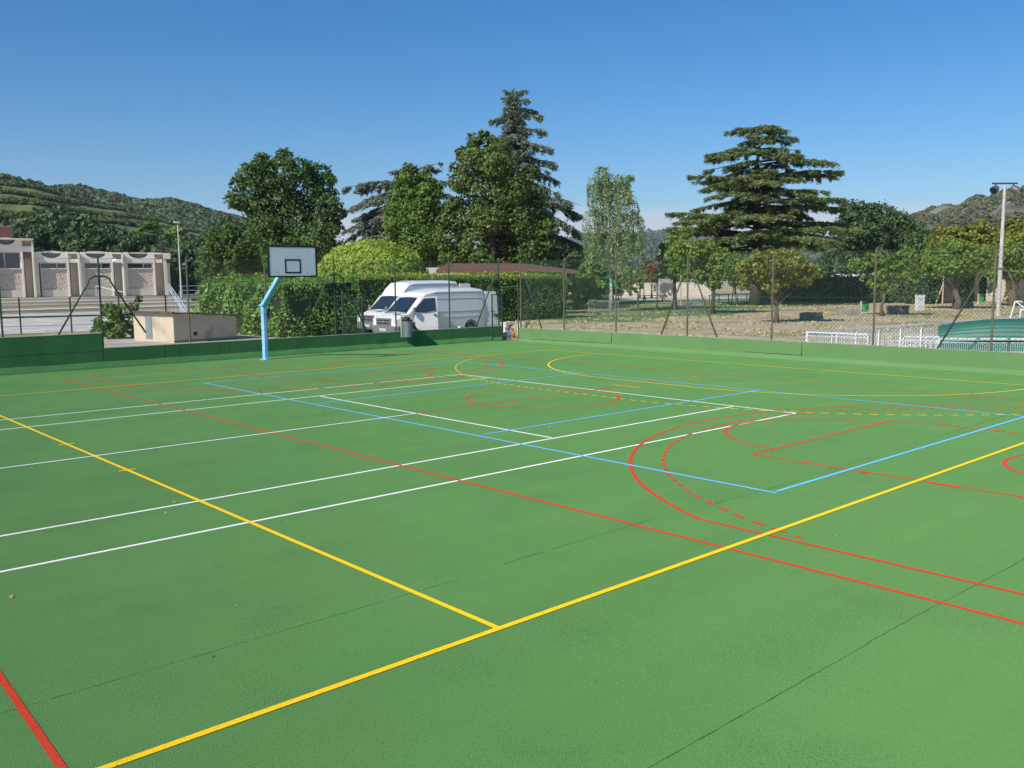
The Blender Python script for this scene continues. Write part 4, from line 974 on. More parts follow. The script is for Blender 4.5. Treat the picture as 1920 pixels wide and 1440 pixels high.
cedar('lebanon_cedar', 'broad cedar with flat dark tiers and light green tops standing alone in the park', 92, 1418, 236, 468,
      [(236, 18, 22), (250, 50, 66), (285, 90, 80), (300, 95, 120), (320, 110, 150), (340, 120, 150), (370, 110, 160), (400, 158, 165), (430, 165, 185), (468, 110, 160)], nd_leb,
      manual=[(250, 1362, 248, 0), (248, 1385, 241, 2), (252, 1486, 245, 0), (250, 1462, 240, -2), (262, 1475, 268, 2), (285, 1323, 292, 0), (290, 1335, 300, 3), (280, 1500, 284, 0), (288, 1490, 296, -3),
              (310, 1542, 304, 0), (335, 1570, 322, 0), (330, 1572, 334, 3), (345, 1296, 331, 0), (350, 1310, 341, 3), (360, 1318, 353, -3), (365, 1560, 360, 0), (385, 1590, 374, 0), (392, 1575, 392, 3),
              (420, 1258, 400, 0), (418, 1290, 408, 4), (430, 1275, 415, -4), (445, 1252, 428, 0), (440, 1300, 438, 4), (440, 1606, 430, 0), (430, 1580, 420, 4), (450, 1560, 452, -5), (455, 1530, 465, -3), (448, 1300, 455, -5), (452, 1340, 462, 3)],
      nlev=11, per_level=7, droop=.24, leaf=.32, tuft=1.9, seed=3, tr=.6, plate=.30, hangs=.6, lift=.07, aspect=.22)

# trees to the right and in the park
T('broadleaf_tree', 'dark round tree just right of the broad cedar', 'tree', 122, 1612, [(1592, 388, 16), (1618, 384, 10), (1602, 405, 22), (1625, 412, 22), (1590, 425, 24), (1615, 440, 28), (1640, 455, 26), (1585, 455, 24), (1600, 480, 24), (1560, 470, 18)], .34, lm_dark, 1.2, extra=3, trunk_r=.4)
T('broadleaf_tree', 'wide dark tree sloping down towards the right hill', 'tree', 128, 1675, [(1637, 392, 14), (1655, 402, 22), (1676, 415, 22), (1698, 424, 22), (1722, 436, 18), (1650, 430, 30), (1682, 445, 30), (1712, 452, 26), (1738, 450, 14), (1660, 470, 28), (1700, 478, 26)], .34, lm_dark, 1.2, extra=3, trunk_r=.4)
T('plane_tree', 'yellowing tree leftmost of the row under the right hill', 'tree', 104, 1775, [(1762, 437, 13), (1785, 430, 12), (1775, 450, 20), (1752, 455, 14), (1798, 448, 16), (1780, 470, 20), (1755, 478, 18)], .3, lm_pag, 1.49, extra=2, trunk_r=.3)
T('plane_tree', 'yellowing tree in the middle of the row under the right hill', 'tree', 106, 1835, [(1822, 428, 13), (1845, 422, 12), (1835, 445, 20), (1815, 450, 16), (1858, 440, 18), (1840, 465, 22), (1812, 475, 18)], .3, lm_pag, 1.49, extra=2, trunk_r=.3)
T('plane_tree', 'yellowing tree cut by the right edge of the view', 'tree', 102, 1905, [(1885, 428, 14), (1905, 424, 15), (1928, 422, 16), (1890, 448, 20), (1920, 448, 22), (1885, 470, 20), (1915, 475, 20), (1945, 450, 22)], .3, lm_pag, 1.49, extra=2, trunk_r=.3)
T('plane_tree', 'green tree with a wide low crown behind the wicker screen', 'tree', 82, 1797, [(1757, 478, 20), (1785, 470, 20), (1815, 474, 20), (1835, 486, 18), (1745, 495, 16), (1775, 492, 20), (1805, 496, 18), (1725, 490, 14)], .25, lm_park, 1.35, extra=2, trunk_r=.28, bmat=bark_light, upb=.5, csize=.3, group='small trees planted on the park grass')
T('plane_tree', 'green tree with a thick trunk in front of the beige building', 'tree', 92, 1902, [(1868, 478, 20), (1895, 470, 20), (1922, 476, 22), (1858, 498, 16), (1885, 498, 18), (1915, 502, 16), (1945, 490, 20)], .25, lm_park, 1.35, extra=2, trunk_r=.38, bmat=bark_light, upb=.5, csize=.3, group='small trees planted on the park grass')
T('plane_tree', 'small tree with a sparse lopsided crown beside the nearer green waste bin', 'tree', 68, 1657, [(1605, 494, 13), (1622, 486, 14), (1650, 482, 16), (1676, 486, 14), (1692, 505, 14), (1712, 520, 10), (1660, 508, 14), (1645, 528, 12), (1625, 520, 9), (1665, 535, 11), (1700, 475, 12)], .22, lm_park, 0.94, trunk_r=.13, bmat=bark_light, depth=.6, upb=.5, csize=.3, group='small trees planted on the park grass')
T('plane_tree', 'yellow green umbrella crowned tree in the middle of the dry park ground', 'tree', 57, 1458, [(1402, 500, 16), (1425, 490, 20), (1455, 484, 20), (1485, 490, 20), (1512, 500, 15), (1440, 510, 20), (1475, 512, 20), (1408, 518, 14), (1505, 520, 14), (1532, 508, 10), (1450, 532, 14), (1395, 530, 9)], .2, lm_pag, 1.28, trunk_r=.16, bmat=bark_light, extra=2, upb=.5, csize=.3, group='small trees planted on the park grass')
T('plane_tree', 'green umbrella crowned tree beside the metal crowd barriers', 'tree', 71, 1338, [(1275, 462, 18), (1300, 470, 20), (1330, 476, 20), (1360, 482, 20), (1385, 494, 15), (1265, 482, 18), (1295, 492, 20), (1330, 498, 20), (1362, 505, 16), (1310, 515, 14), (1340, 522, 14)], .23, lm_park, 1.35, trunk_r=.17, bmat=bark, extra=2, upb=.5, csize=.3, group='small trees planted on the park grass')
T('plane_tree', 'small green tree standing left of the crowd barriers near the street lamp', 'tree', 80, 1266, [(1262, 440, 10), (1285, 432, 12), (1250, 462, 12), (1270, 475, 16), (1246, 486, 14), (1262, 502, 15), (1282, 500, 14), (1240, 508, 10)], .24, lm_park, 1.28, trunk_r=.2, extra=1, upb=.5, csize=.3, group='small trees planted on the park grass')
T('shrub', 'reddish leaved shrub beside the white wall at the back of the park', 'shrub', 128, 1222, [(1210, 505, 9), (1225, 500, 10), (1238, 512, 10), (1218, 518, 10)], .28, lm_red, 1.0, trunk_r=.12)
T('shrub', 'green shrub left of the reddish shrub at the back of the park', 'shrub', 124, 1200, [(1195, 510, 10), (1205, 522, 10), (1186, 525, 9), (1200, 535, 8)], .28, lm_park, 1.0, trunk_r=.12)
T('shrub', 'dense green bush at the end of the long hedge behind the crowd barrier', 'shrub', 82, 1105, [(1085, 535, 16), (1105, 530, 16), (1095, 555, 16), (1118, 550, 14), (1108, 570, 14), (1082, 570, 14), (1128, 535, 12), (1075, 550, 12)], .22, lm_hedge, 1.1, trunk_r=.12)
T('shrub', 'green bush in front of the birch trunk', 'shrub', 95, 1150, [(1140, 520, 12), (1160, 515, 14), (1178, 528, 12), (1165, 540, 12), (1185, 545, 10), (1150, 545, 10)], .24, lm_park, 1.0, trunk_r=.12)
T('shrub', 'bush with loose shoots growing between the left fence and the hut', 'shrub', 50, 222, [(205, 582, 17), (230, 585, 16), (255, 575, 12), (195, 605, 18), (222, 608, 20), (250, 602, 16), (182, 622, 12), (240, 625, 16), (210, 628, 16), (262, 560, 6), (262, 620, 10)], .17, lm_laurel if False else lm_tulip, 1.1, trunk_r=.06, extra=2)
T('shrub', 'young bush growing at the inner end of the laurel hedge by the small gate', 'shrub', 49, 634, [(632, 575, 6), (634, 590, 8), (630, 608, 8), (627, 622, 9)], .13, lm_mag, 1.2, trunk_r=.04)
# background row of trees between the park and the valley: prototypes copied
def proto(name, H, r, m, leaf, n, seed, tall=1.0):
    root = thing(name, (0, 0, 0), 'x', 'tree'); rs = random.Random(seed); Q = []; V = []; tb = MB()
    tb.tube([(0, 0, -.1), (.1, 0, H*.3), (0, .1, H*.7)], [r*.09, r*.06, r*.03], 7)
    for i in range(n):
        t = rs.random(); a_ = rs.uniform(0, 2*pi); hz = H*(.25+.68*t); rm = r*math.sin(pi*min(1, .25+.72*t))**.7*.7
        c = (rm*math.cos(a_)*rs.uniform(.3, 1), rm*math.sin(a_)*rs.uniform(.3, 1), hz); rr_ = r*rs.uniform(.28, .46)
        q, v = blob_leaves(c, (rr_, rr_, rr_*.85), 22, 16, leaf, .34); Q.append(q); V.append(v)
        tb.tube([(0, 0, H*.3), c], [r*.035, r*.01], 5)
    tb.build('trunk', bark, root, smooth=True); np_quads('crown', np.concatenate(Q), np.concatenate(V), m, root); return root
protos = [proto('background_tree', 9, 3.6, lm_dark, .5, 17, 1), proto('background_tree', 11, 3.4, lm_oak, .5, 18, 2), proto('background_tree', 8, 3.8, lm_dark, .5, 16, 3), proto('background_tree', 10, 3.4, lm_park, .5, 16, 5)]
used = [False]*4
GR = {'hill': 'dark trees crowded behind the pool building', 'mid': 'background trees closing the park and gardens'}
def place(px, py_top, D, k, group, label, zb=0.0):
    top = AT(px, py_top, D); H0 = (9, 11, 8, 10)[k]; s = (top[2]-zb)/H0/.98
    o = protos[k] if not used[k] else copy_tree(protos[k]); used[k] = True
    o.location = (top[0], top[1], zb); o.rotation_euler = (0, 0, random.uniform(0, 6.28)); sxy = s*random.uniform(.95, 1.25); o.scale = (sxy, sxy, s)
    o['label'] = label; o['group'] = group; return o
HL = 'dark tree in the crowded wood behind the pool building roofs'
for i, (px, py, D, k, zb) in enumerate([(-25, 420, 190, 0, 4), (5, 415, 205, 2, 4), (32, 425, 180, 0, 4), (60, 410, 215, 1, 4), (88, 402, 230, 2, 5), (118, 398, 225, 0, 5), (70, 432, 170, 2, 3), (105, 425, 180, 0, 3), (146, 408, 220, 2, 5), (140, 432, 170, 0, 3),
                                        (172, 415, 215, 0, 5), (175, 440, 165, 2, 3), (200, 428, 205, 2, 5), (208, 446, 165, 0, 3), (232, 436, 195, 0, 4), (240, 450, 160, 2, 3), (262, 440, 185, 1, 3), (275, 418, 175, 1, 3), (290, 440, 165, 2, 3), (312, 446, 150, 0, 2), (325, 430, 160, 3, 2), (345, 452, 140, 0, 2),
                                        (362, 458, 130, 2, 2), (385, 440, 150, 1, 2), (405, 462, 135, 0, 2), (385, 470, 125, 2, 1)]):
    place(px, py, D, k, GR['hill'], HL, zb)
ML = 'background tree between the park trees and the far hills'
for i, (px, py, D, k) in enumerate([(340, 470, 128, 0), (425, 470, 130, 1), (462, 468, 130, 2), (500, 470, 128, 0), (540, 468, 130, 2), (580, 470, 126, 0), (620, 478, 128, 2), (660, 474, 124, 0), (700, 466, 126, 1), (735, 470, 124, 2), (835, 470, 120, 0), (870, 465, 122, 2), (1000, 462, 124, 0), (1032, 458, 118, 2),
                                    (1062, 462, 122, 0), (1084, 480, 116, 2), (1100, 492, 112, 3), (1122, 500, 118, 0), (1215, 494, 150, 2), (1180, 500, 140, 0), (1290, 488, 150, 3), (1330, 490, 150, 0), (1380, 486, 152, 3), (1420, 486, 150, 2), (1460, 488, 148, 0), (1500, 488, 140, 2), (1545, 484, 135, 0),
                                    (1590, 482, 132, 2), (1640, 480, 130, 0), (1700, 478, 128, 2), (1745, 470, 126, 0), (1790, 476, 124, 3), (1850, 478, 124, 0), (1900, 478, 122, 2), (1950, 470, 122, 0)]):
    place(px, py, D, k, GR['mid'], ML)

# ------------------------------------------------------------------ pool building on its terrace
YB = 107.0
def bX(px): return float(onY(px, 510, YB)[0])
def bZ(py): return float(onY(185, py, YB)[2])
ZT = bZ(556)
m_conc = mat('cream_concrete', (0.80, 0.74, 0.63), (0.74, 0.68, 0.575), .8, .9, .15, 12, c3=(.58, .53, .45), s3=.35, f3=(.62, .78))
m_fin = mat('pale_concrete', (0.68, 0.63, 0.52), (0.6, 0.55, 0.46), 1, .9, .1, 12)
m_grey = mat('grey_concrete', (0.64, 0.59, 0.51), (0.54, 0.495, 0.425), .6, .95, .3, 14, stretch=(1, 1, .4))
m_recess = mat('brown_grey_panel', (0.60, 0.54, 0.46), (0.50, 0.45, 0.39), 1, .9)
m_winf = mat('window_frame_white', (.66, .66, .66), (.6, .6, .6))
m_roofw = mat('white_roof_sheet', (.72, .74, .78), (.64, .66, .7), 1, .4)
def stone_mat():
    m = bpy.data.materials.new('rough_stone_facing'); m.use_nodes = True; t = m.node_tree; l = t.links.new; P = t.nodes['Principled BSDF']; P.inputs['Roughness'].default_value = .95
    c = t.nodes.new('ShaderNodeTexCoord'); v = t.nodes.new('ShaderNodeTexVoronoi'); v.inputs['Scale'].default_value = 5.5; l(c.outputs['Object'], v.inputs['Vector'])
    r_ = t.nodes.new('ShaderNodeValToRGB'); e = r_.color_ramp.elements; e[0].position = .05; e[1].position = .5; e[0].color = (.80, .73, .62, 1); e[1].color = (.50, .44, .36, 1)
    l(v.outputs['Distance'], r_.inputs[0]); l(r_.outputs[0], P.inputs['Base Color'])
    b = t.nodes.new('ShaderNodeBump'); b.invert = True; b.inputs['Strength'].default_value = 1; b.inputs['Distance'].default_value = .13; l(v.outputs['Distance'], b.inputs['Height']); l(b.outputs[0], P.inputs['Normal'])
    return m
m_stone = stone_mat()
PB = thing('pool_building', (bX(150), YB, ZT), 'long cream concrete pool building with stone panels and scalloped parapets on the left', 'building')
Zr, Zl = bZ(472.5), bZ(449.5)
a = MB(); a.bx(bX(67.5), bX(306), YB+1.3, YB+22, ZT-.5, Zr-.25); a.bx(bX(-260), bX(67.3), YB+1.3, YB+22, ZT-.5, Zl-.3); a.build('wall', m_conc, PB)
a = MB(); a.bx(bX(66), bX(307.5), YB+.9, YB+22.4, Zr-.246, Zr-.12); a.bx(bX(-262), bX(68.5), YB-.5, YB+22.4, Zl-.12, Zl); a.build('flat_roof', m_grey, PB)
bays = []
# (panel left, panel right, recess right, fin right) in photograph columns, tall flag
for q in ((72, 127, 147.5, 153, 0), (153, 207, 226.5, 231, 0), (231, 282, 299.5, 306.5, 0), (-8, 44, 64.5, 69.5, 1), (-90, -36, -14, -8, 1), (-172, -118, -96, -90, 1)):
    pl_, pr_, rr_, fr_, tall = q
    x0, x1, x2, x3 = bX(pl_), bX(pr_), bX(rr_), bX(fr_)
    top = Zl if tall else Zr
    zb_ = bZ(492.6) if not tall else bZ(473.5)      # underside of the beam
    zs0, zs1 = bZ(503.5), bZ(505.5); zp = bZ(542)
    a = MB(); a.bx(x0+.35, x1, YB+.12, YB+.9, zp, zs0-.06); o_ = a.build('stone_panel', m_stone, PB)
    a = MB(); a.bx(x0+.35, x1, YB, YB+1.0, ZT-.3, zp-.003); a.build('base_panel', m_grey, PB)
    a = MB(); a.bx(x0+.3, x1+.05, YB-.05, YB+.95, zs0-.056, zs0+.05); a.build('window_sill', m_winf, PB)
    wi = MB(); wi.bx(x0+.4, x1, YB+.5, YB+.54, zs0+.054, zb_-.003); wo_ = wi.build('window', m_glass, PB)
    a = MB(); xm = x0+(x1-x0)*(.68 if not tall else .42)
    for xx in (x0+.42, xm, x1-.05): a.bx(xx-.05, xx+.05, YB+.44, YB+.50, zs0+.054, zb_-.004)
    a.bx(x0+.42, x1, YB+.435, YB+.498, zb_-.1, zb_-.006); a.build('window_frame', m_winf, wo_)
    # beam with scalloped parapet
    ztop = top-.02; zc = bZ(484.5) if not tall else bZ(461.5); zl = bZ(485.7) if not tall else bZ(463)
    n = 14; xa, xb = x0+.5, x1-.45; pts = [(x0, zb_), (x1+.2, zb_), (x1+.2, ztop), (xb+.1, ztop)]
    for i in range(n+1):
        t = pi*i/n; pts.append(((xa+xb)/2+(xb-xa)/2*math.cos(t), ztop-(ztop-zc-.02)*math.sin(t)**.85))
    pts += [(xa-.1, ztop), (x0, ztop)]
    # triangulated as strips under the curve so the cut stays concave
    a = MB(); up_ = pts[3:-1]; 
    for i in range(len(up_)-1):
        p, q_ = up_[i], up_[i+1]
        a.prismY([(q_[0], zb_), (p[0], zb_), (p[0], p[1]), (q_[0], q_[1])], YB, YB+.35)
    a.bx(x0, xa-.1, YB, YB+.35, zb_, ztop); a.bx(xb+.1, x1+.2, YB, YB+.35, zb_, ztop); a.build('parapet', m_conc, PB)
    # rooflight end and shell above the scallop
    a = MB(); pt = []
    for i in range(n+1):
        t = pi*i/n; pt.append(((xa+xb)/2-(xb-xa)/2*.98*math.cos(t), ztop-.1+(.20 if pl_ != 231 else .12)*math.sin(t)**.7))
    a.prismY(pt+[(xb, ztop-.16), (xa, ztop-.16)], YB+.12, YB+12); a.build('roof_shell', m_roofw if pl_ != 231 else m_grey, PB)
    a = MB(); a.bx(xa, xb, YB+.9, YB+.95, zb_+.1, ztop-.1); a.build('rooflight_glass', mat('grey_glass', (.28, .28, .27), (.36, .36, .35), 1, .2), PB)
    # recessed bay, box above and bright fin
    a = MB(); a.bx(x1+.2, x2, YB+1.0, YB+1.25, ZT-.3, zb_+.2); a.bx((x1+x2)/2-.1, (x1+x2)/2, YB+.8, YB+1.0, ZT-.3, zb_); a.build('recess_panel', m_recess, PB)
    a = MB(); a.bx(x1+.2, x2, YB+.05, YB+1.0, zb_+.004, zl); a.build('beam', m_conc, PB)
    a = MB(); a.bx(x1+.2, x2, YB+.6, YB+1.0, zl+.004, ztop-.22); a.build('box_panel', m_recess, PB)
    a = MB(); a.bx(x1+.05, x2+.1, YB-.04, YB+1.1, ztop-.216, ztop-.02); a.build('box_cap', m_conc, PB)
    if tall:
        a = MB(); a.bx(x1+.25, x2-.05, YB+.2, YB+.6, bZ(483.5), bZ(474.5)); a.build('box_opening', mat('brown_slats', (.16, .11, .07), (.1, .07, .05), 4), PB)
    a = MB(); a.bx(x2, x3-.1, YB-.5, YB+1.2, ZT-.3, zb_-.004); a.bx(x2, x3-.1, YB-.3, YB+1.1, zb_, ztop-.22); a.build('fin', m_fin, PB)
    a = MB(); a.bx(x1, x1+.2, YB-.1, YB+1.2, ZT-.3, zb_-.004); a.build('jamb', m_conc, PB)
    a = MB(); a.bx(x3-.1, x3+.32, YB-.02, YB+1.1, ZT-.3, zb_-.004); a.build('pilaster', m_conc, PB)
a = MB(); a.box((bX(304.5), YB-.6, bZ(480)), (.9, .5, .75), 0, .03); a.build('cabinet', m_fin, PB)
a = MB(); a.tube([(bX(212), YB-.05, bZ(489)), (bX(216), YB-.5, bZ(488)), (bX(221), YB-.7, bZ(492))], [.22, .2, .12], 8); a.build('camera_housing', m_winf, PB)
PB.rotation_euler = (0, 0, R(-9))
ch = thing('chimney', (bX(26), YB+8, Zl), 'square red brick chimney standing on the pool building roof', 'chimney')
def brick():
    m = bpy.data.materials.new('red_brick'); m.use_nodes = True; t = m.node_tree; P = t.nodes['Principled BSDF']; P.inputs['Roughness'].default_value = .9
    b = t.nodes.new('ShaderNodeTexBrick'); b.inputs['Scale'].default_value = 3; b.inputs['Color1'].default_value = (.42, .15, .08, 1); b.inputs['Color2'].default_value = (.33, .12, .07, 1); b.inputs['Mortar'].default_value = (.4, .28, .2, 1); b.inputs['Mortar Size'].default_value = .02
    c = t.nodes.new('ShaderNodeTexCoord'); mp = t.nodes.new('ShaderNodeMapping'); mp.inputs['Rotation'].default_value = (R(90), 0, 0); t.links.new(c.outputs['Object'], mp.inputs[0]); t.links.new(mp.outputs[0], b.inputs['Vector']); t.links.new(b.outputs[0], P.inputs['Base Color']); return m
a = MB(); xc = bX(26); k = 1.07; zc_ = onY(25, 425, YB+8)[2]; xw = .98*k
a.box((xc*1.0+.9, YB+9, (Zl+zc_)/2-.4), (2.05, 1.7, zc_-Zl+.8), R(12), .02); a.build('chimney_stack', brick(), ch)
a = MB(); a.box((xc+.9, YB+9, zc_+.03), (2.15, 1.8, .07), R(12)); a.build('chimney_cap', m_grey, ch)
# terrace and bleacher steps
a = MB(); xr = float(onY(318, 556, 105)[0])
st = thing('terrace_steps', (10, 90, 0), 'broad concrete steps rising to the terrace of the pool building', 'steps')
rows = 4
for i in range(rows):
    y0 = 88+i*4.6; z1 = ZT*(i+1)/rows
    a = MB(); a.bx(-30, xr-.5 if i < 3 else xr+18, y0, 140, ZT*i/rows-(.3 if i == 0 else 0)+(.004 if i else 0), z1); a.build('step', mat('step_concrete', (0.72, 0.62, 0.50), (0.60, 0.52, 0.42), .5, .95, .3, 10, stretch=(.3, 1, 1)), st)
    a = MB(); a.bx(-30, xr-.5 if i < 3 else xr+18, y0-.03, y0+.9, z1+.004, z1+.03); a.build('nosing', mat('step_edge', (.78, .72, .62), (.70, .64, .55), 1), st)
def PDD(px, D): p = AT(px, 520, D); p[2] = 0; return p
m_rail = mat('pale_blue_steel', (.55, .62, .68), (.5, .56, .62), 3, .5)
def stairrail(y0, y1, x, z0, z1, label, n=4, m=m_rail, g=None, name='handrail', xx=None):
    r_ = thing(name, (x, y0, z0), label, 'handrail', g); xx = xx or x
    for i in range(n):
        t = i/(n-1); b_ = MB(); b_.bar((x+(xx-x)*t, y0+(y1-y0)*t, z0+(z1-z0)*t), (x+(xx-x)*t, y0+(y1-y0)*t, z0+(z1-z0)*t+1.1), .06, .06); b_.build('post', m, r_)
    for h in (1.1, .7, .35):
        b_ = MB(); b_.bar((x, y0, z0+h), (xx, y1, z1+h), .05, .06); b_.build('rail', m, r_)
q1, q2 = PDD(316, 104), PDD(347, 61)
sr = thing('handrail', q2, 'pale blue sloping handrail at the right end of the concrete steps', 'handrail')
for i in range(5):
    t = i/4; q_ = q1+(q2-q1)*t; zt_ = (ZT+1.45)*(1-t)+1.1*t; b_ = MB(); b_.bar((q_[0], q_[1], -.1), (q_[0], q_[1], zt_), .06, .06); b_.build('post', m_rail, sr)
for h in (0, .35, .62):
    b_ = MB(); b_.bar((q1[0], q1[1], ZT+1.45-h), (q2[0], q2[1], 1.1-h), .06, .07); b_.build('rail', m_rail, sr)
r2 = thing('handrail', (xr+.4, 103, ZT), 'pale level railing running right from the top of the concrete steps', 'handrail')
for i in range(8):
    b_ = MB(); b_.bar((xr+.8+i*2.4, 103, ZT-.1), (xr+.8+i*2.4, 103, ZT+1.15), .06, .06); b_.build('post', m_rail, r2)
for h in (1.15, .6, .1): b_ = MB(); b_.bar((xr+.4, 103, ZT+h), (xr+18, 103, ZT+h), .05, .07); b_.build('rail', m_rail, r2)
p_ = onY(181, 556, 104.5); sw = thing('handrail', (p_[0], 96, ZT*.5), 'short white handrail in the middle of the concrete steps', 'handrail')
b_ = MB(); b_.bar((p_[0], 104.5, ZT), (p_[0], 104.5, ZT+1.3), .07, .07); b_.build('post', m_winf, sw); b_ = MB(); b_.bar((p_[0], 104.5, ZT+1.3), (p_[0]+1, 98, ZT*.6+1), .06, .06); b_.build('rail', m_winf, sw); b_ = MB(); b_.bar((p_[0]+1, 98, ZT*.5), (p_[0]+1, 98, ZT*.6+1), .07, .07); b_.build('post', m_winf, sw)
# wire fence with dark posts before the gravel yard
m_dpost = mat('dark_green_post', (.025, .04, .03), (.04, .045, .03), 5, .7)
gf = thing('post_and_rail_fence', (0, 55, 0), 'thin dark post and rail fence in front of the pale gravel yard', 'fence')
A_ = G(-70, 628); B_ = G(236, 621); A_[2] = 0; B_[2] = 0
dAB = (B_-A_)/5
A1 = G(40, 627); 
for i in range(-1, 6):
    p = G(40, 627)+(G(135, 624)-G(40, 627))*i; b_ = MB(); b_.bar((p[0], p[1], 0), (p[0], p[1], 2.05), .07, .07); b_.build('post', m_dpost, gf)
pa = G(40, 627)-(G(135, 624)-G(40, 627)); pb = G(40, 627)+(G(135, 624)-G(40, 627))*5
for z_, w_ in ((2.03, .03), (1.6, .02), (.95, .10), (.45, .02)):
    b_ = MB(); b_.bar((pa[0], pa[1], z_), (pb[0], pb[1], z_), w_, w_); b_.build('rail', m_dpost if w_ > .02 else m_wire, gf)
# lamp standards on the left
def lamp(px, pyt, D, label, z0=0.0, kind=0):
    t_ = AT(px, pyt, D); r_ = thing('street_lamp', (t_[0], t_[1], z0), label, 'street lamp'); x, y, z = t_
    mp_ = mat('pale_lamp_post', (.52, .52, .48), (.42, .42, .39), 6, .6)
    if kind == 0:
        b_ = MB(); b_.tube([(x, y, z0), (x, y, z0+(z-z0)*.5), (x, y, z)], [.11, .09, .06], 8); b_.build('pole', mp_, r_)
        b_ = MB(); b_.bx(x-.45, x+.3, y-.14, y+.14, z, z+.14, .04); b_.build('lamp_head', mat('lamp_white', (.78, .78, .76)), r_)
    elif kind == 1:
        b_ = MB(); b_.tube([(x, y, z0), (x, y, z-.9)], [.08, .05], 8); b_.tube([(x, y, z-.95), (x-.35, y, z-.7), (x-.3, y, z-.35)], [.03, .03, .03], 6); b_.build('pole', m_dpost, r_)
        b_ = MB(); b_.lathe((x, y, z-.9), [(.10, 0), (.30, .45), (.34, .5), (.16, .68), (.05, .9)], 8); b_.build('lantern', mat('dark_lantern', (.05, .05, .055), rough=.3), r_)
    else:
        b_ = MB(); pts = [(x-.0, y, z0), (x, y, z-2.2)]+[(x+1.2*(1-math.cos(t)), y-.0, z-1.4+1.35*math.sin(t)) for t in np.linspace(0, pi/2, 6)]; b_.tube(pts, .085, 8); b_.build('pole', mp_, r_)
        b_ = MB(); b_.bx(x+1.1, x+1.9, y-.14, y+.14, z-.14, z, .04); b_.build('lamp_head', mat('lamp_white', (.78, .78, .76)), r_)
    return r_
lamp(333, 418, 112, 'tall pale lamp post right of the pool building', 1.0, 0)
lamp(303, 452, 105.5, 'dark old style lantern at the right end of the pool building', ZT, 1)
lamp(1237, 452, 118, 'pale street lamp with a curved top behind the park', 0, 2)

# ------------------------------------------------------------------ building with the tiled roof behind the hedge
m_tile = mat('terracotta_tiles', (.16, .085, .06), (.12, .065, .048), 2.5, .9, .6, 6, stretch=(6, 1, 1))
tl, tr_ = AT(812, 497, 72), AT(1086, 512, 72)
hb = thing('low_house', ((tl[0]+tr_[0])/2, (tl[1]+tr_[1])/2, 0), 'low house with a brown tiled roof and pale walls showing above the long hedge', 'house')
def hexa(A, B, C, D_, th_): # sloping slab from four corners
    m_ = MB(); vs = [tuple(p) for p in (A, B, C, D_)]+[(p[0], p[1], p[2]+th_) for p in (A, B, C, D_)]
    m_.add(vs, [(3, 2, 1, 0), (4, 5, 6, 7), (0, 1, 5, 4), (1, 2, 6, 5), (2, 3, 7, 6), (3, 0, 4, 7)]); return m_
vd = unit(np.array([ray(940, 520)[0], ray(940, 520)[1], 0.]))
e1 = AT(818, 509, 70); e2 = AT(985, 508, 70); e3 = AT(1087, 513, 69)
r1 = AT(838, 497, 73); r2_ = AT(980, 497, 73); r3 = AT(1000, 497, 74)
hexa(e1, e2, r2_, r1, .14).build('roof', m_tile, hb); hexa(e2+np.array([.02, 0, 0]), e3, AT(1080, 509, 73), r2_+np.array([.02, 0, 0]), .14).build('side_roof', m_tile, hb)
m_hw = mat('house_render', (.60, .54, .47), (.54, .49, .43), 1, .9)
a = MB(); wa = AT(795, 509, 71.5); wb = AT(985, 509, 71.5); a.bar((wa[0], wa[1], 1.55), (wb[0], wb[1], 1.55), .3, 3.1); a.build('wall', m_hw, hb)
a = MB(); wa = AT(796, 497, 76); wb = AT(872, 497, 76); a.bar((wa[0], wa[1], 1.9), (wb[0], wb[1], 1.9), .4, 3.8); a.build('gable_wall', m_hw, hb)
a = MB(); a.bar(tuple(e1-np.array([0, 0, .05])), tuple(e2-np.array([0, 0, .05])), .12, .2); a.build('gutter', mat('brown_gutter', (.2, .08, .05)), hb)
# pale wall piece seen under the backboard
a = MB(); wa = AT(515, 527, 66); wb = AT(660, 516, 66); ww = thing('garden_wall', (wa[0], wa[1], 0), 'pale wall showing between the laurel hedge and the backboard', 'wall')
a.bar((wa[0], wa[1], 1.5), (wb[0], wb[1], 1.5), .3, 3.0); a.build('wall_face', m_hw, ww); a = MB(); a.bar((wa[0], wa[1], 3.04), (wb[0], wb[1], 3.04), .4, .08); a.build('wall_cap', m_grey, ww)
# white boundary wall at the back of the park
def wallrun(pa, pb, h, label, m, th_=.3):
    pa = np.array(pa); pb = np.array(pb); r_ = thing('boundary_wall', (pa[0], pa[1], 0), label, 'wall')
    a = MB(); a.bar((pa[0], pa[1], h/2), (pb[0], pb[1], h/2), th_, h); a.build('wall_face', m, r_); a = MB(); a.bar((pa[0], pa[1], h+.05), (pb[0], pb[1], h+.05), th_+.1, .09); a.build('coping', m_fin, r_)
def PD(px, D): p = AT(px, 520, D); p[2] = 0; return p
wallrun(PD(1150, 135), PD(1335, 128), 1.95, 'mottled stone wall with a pale coping at the back of the lawn', m_stone)
m_path = mat('pale_path', (.55, .53, .49), (.48, .46, .42), 1)
a = MB(); q_ = [G(1150, 563), G(1620, 560), G(1640, 553.5), G(1150, 556)]; a.add([(p[0], p[1], -.006) for p in q_], [(0, 1, 2, 3)]); tag(a.build('path', m_path), kind='structure')
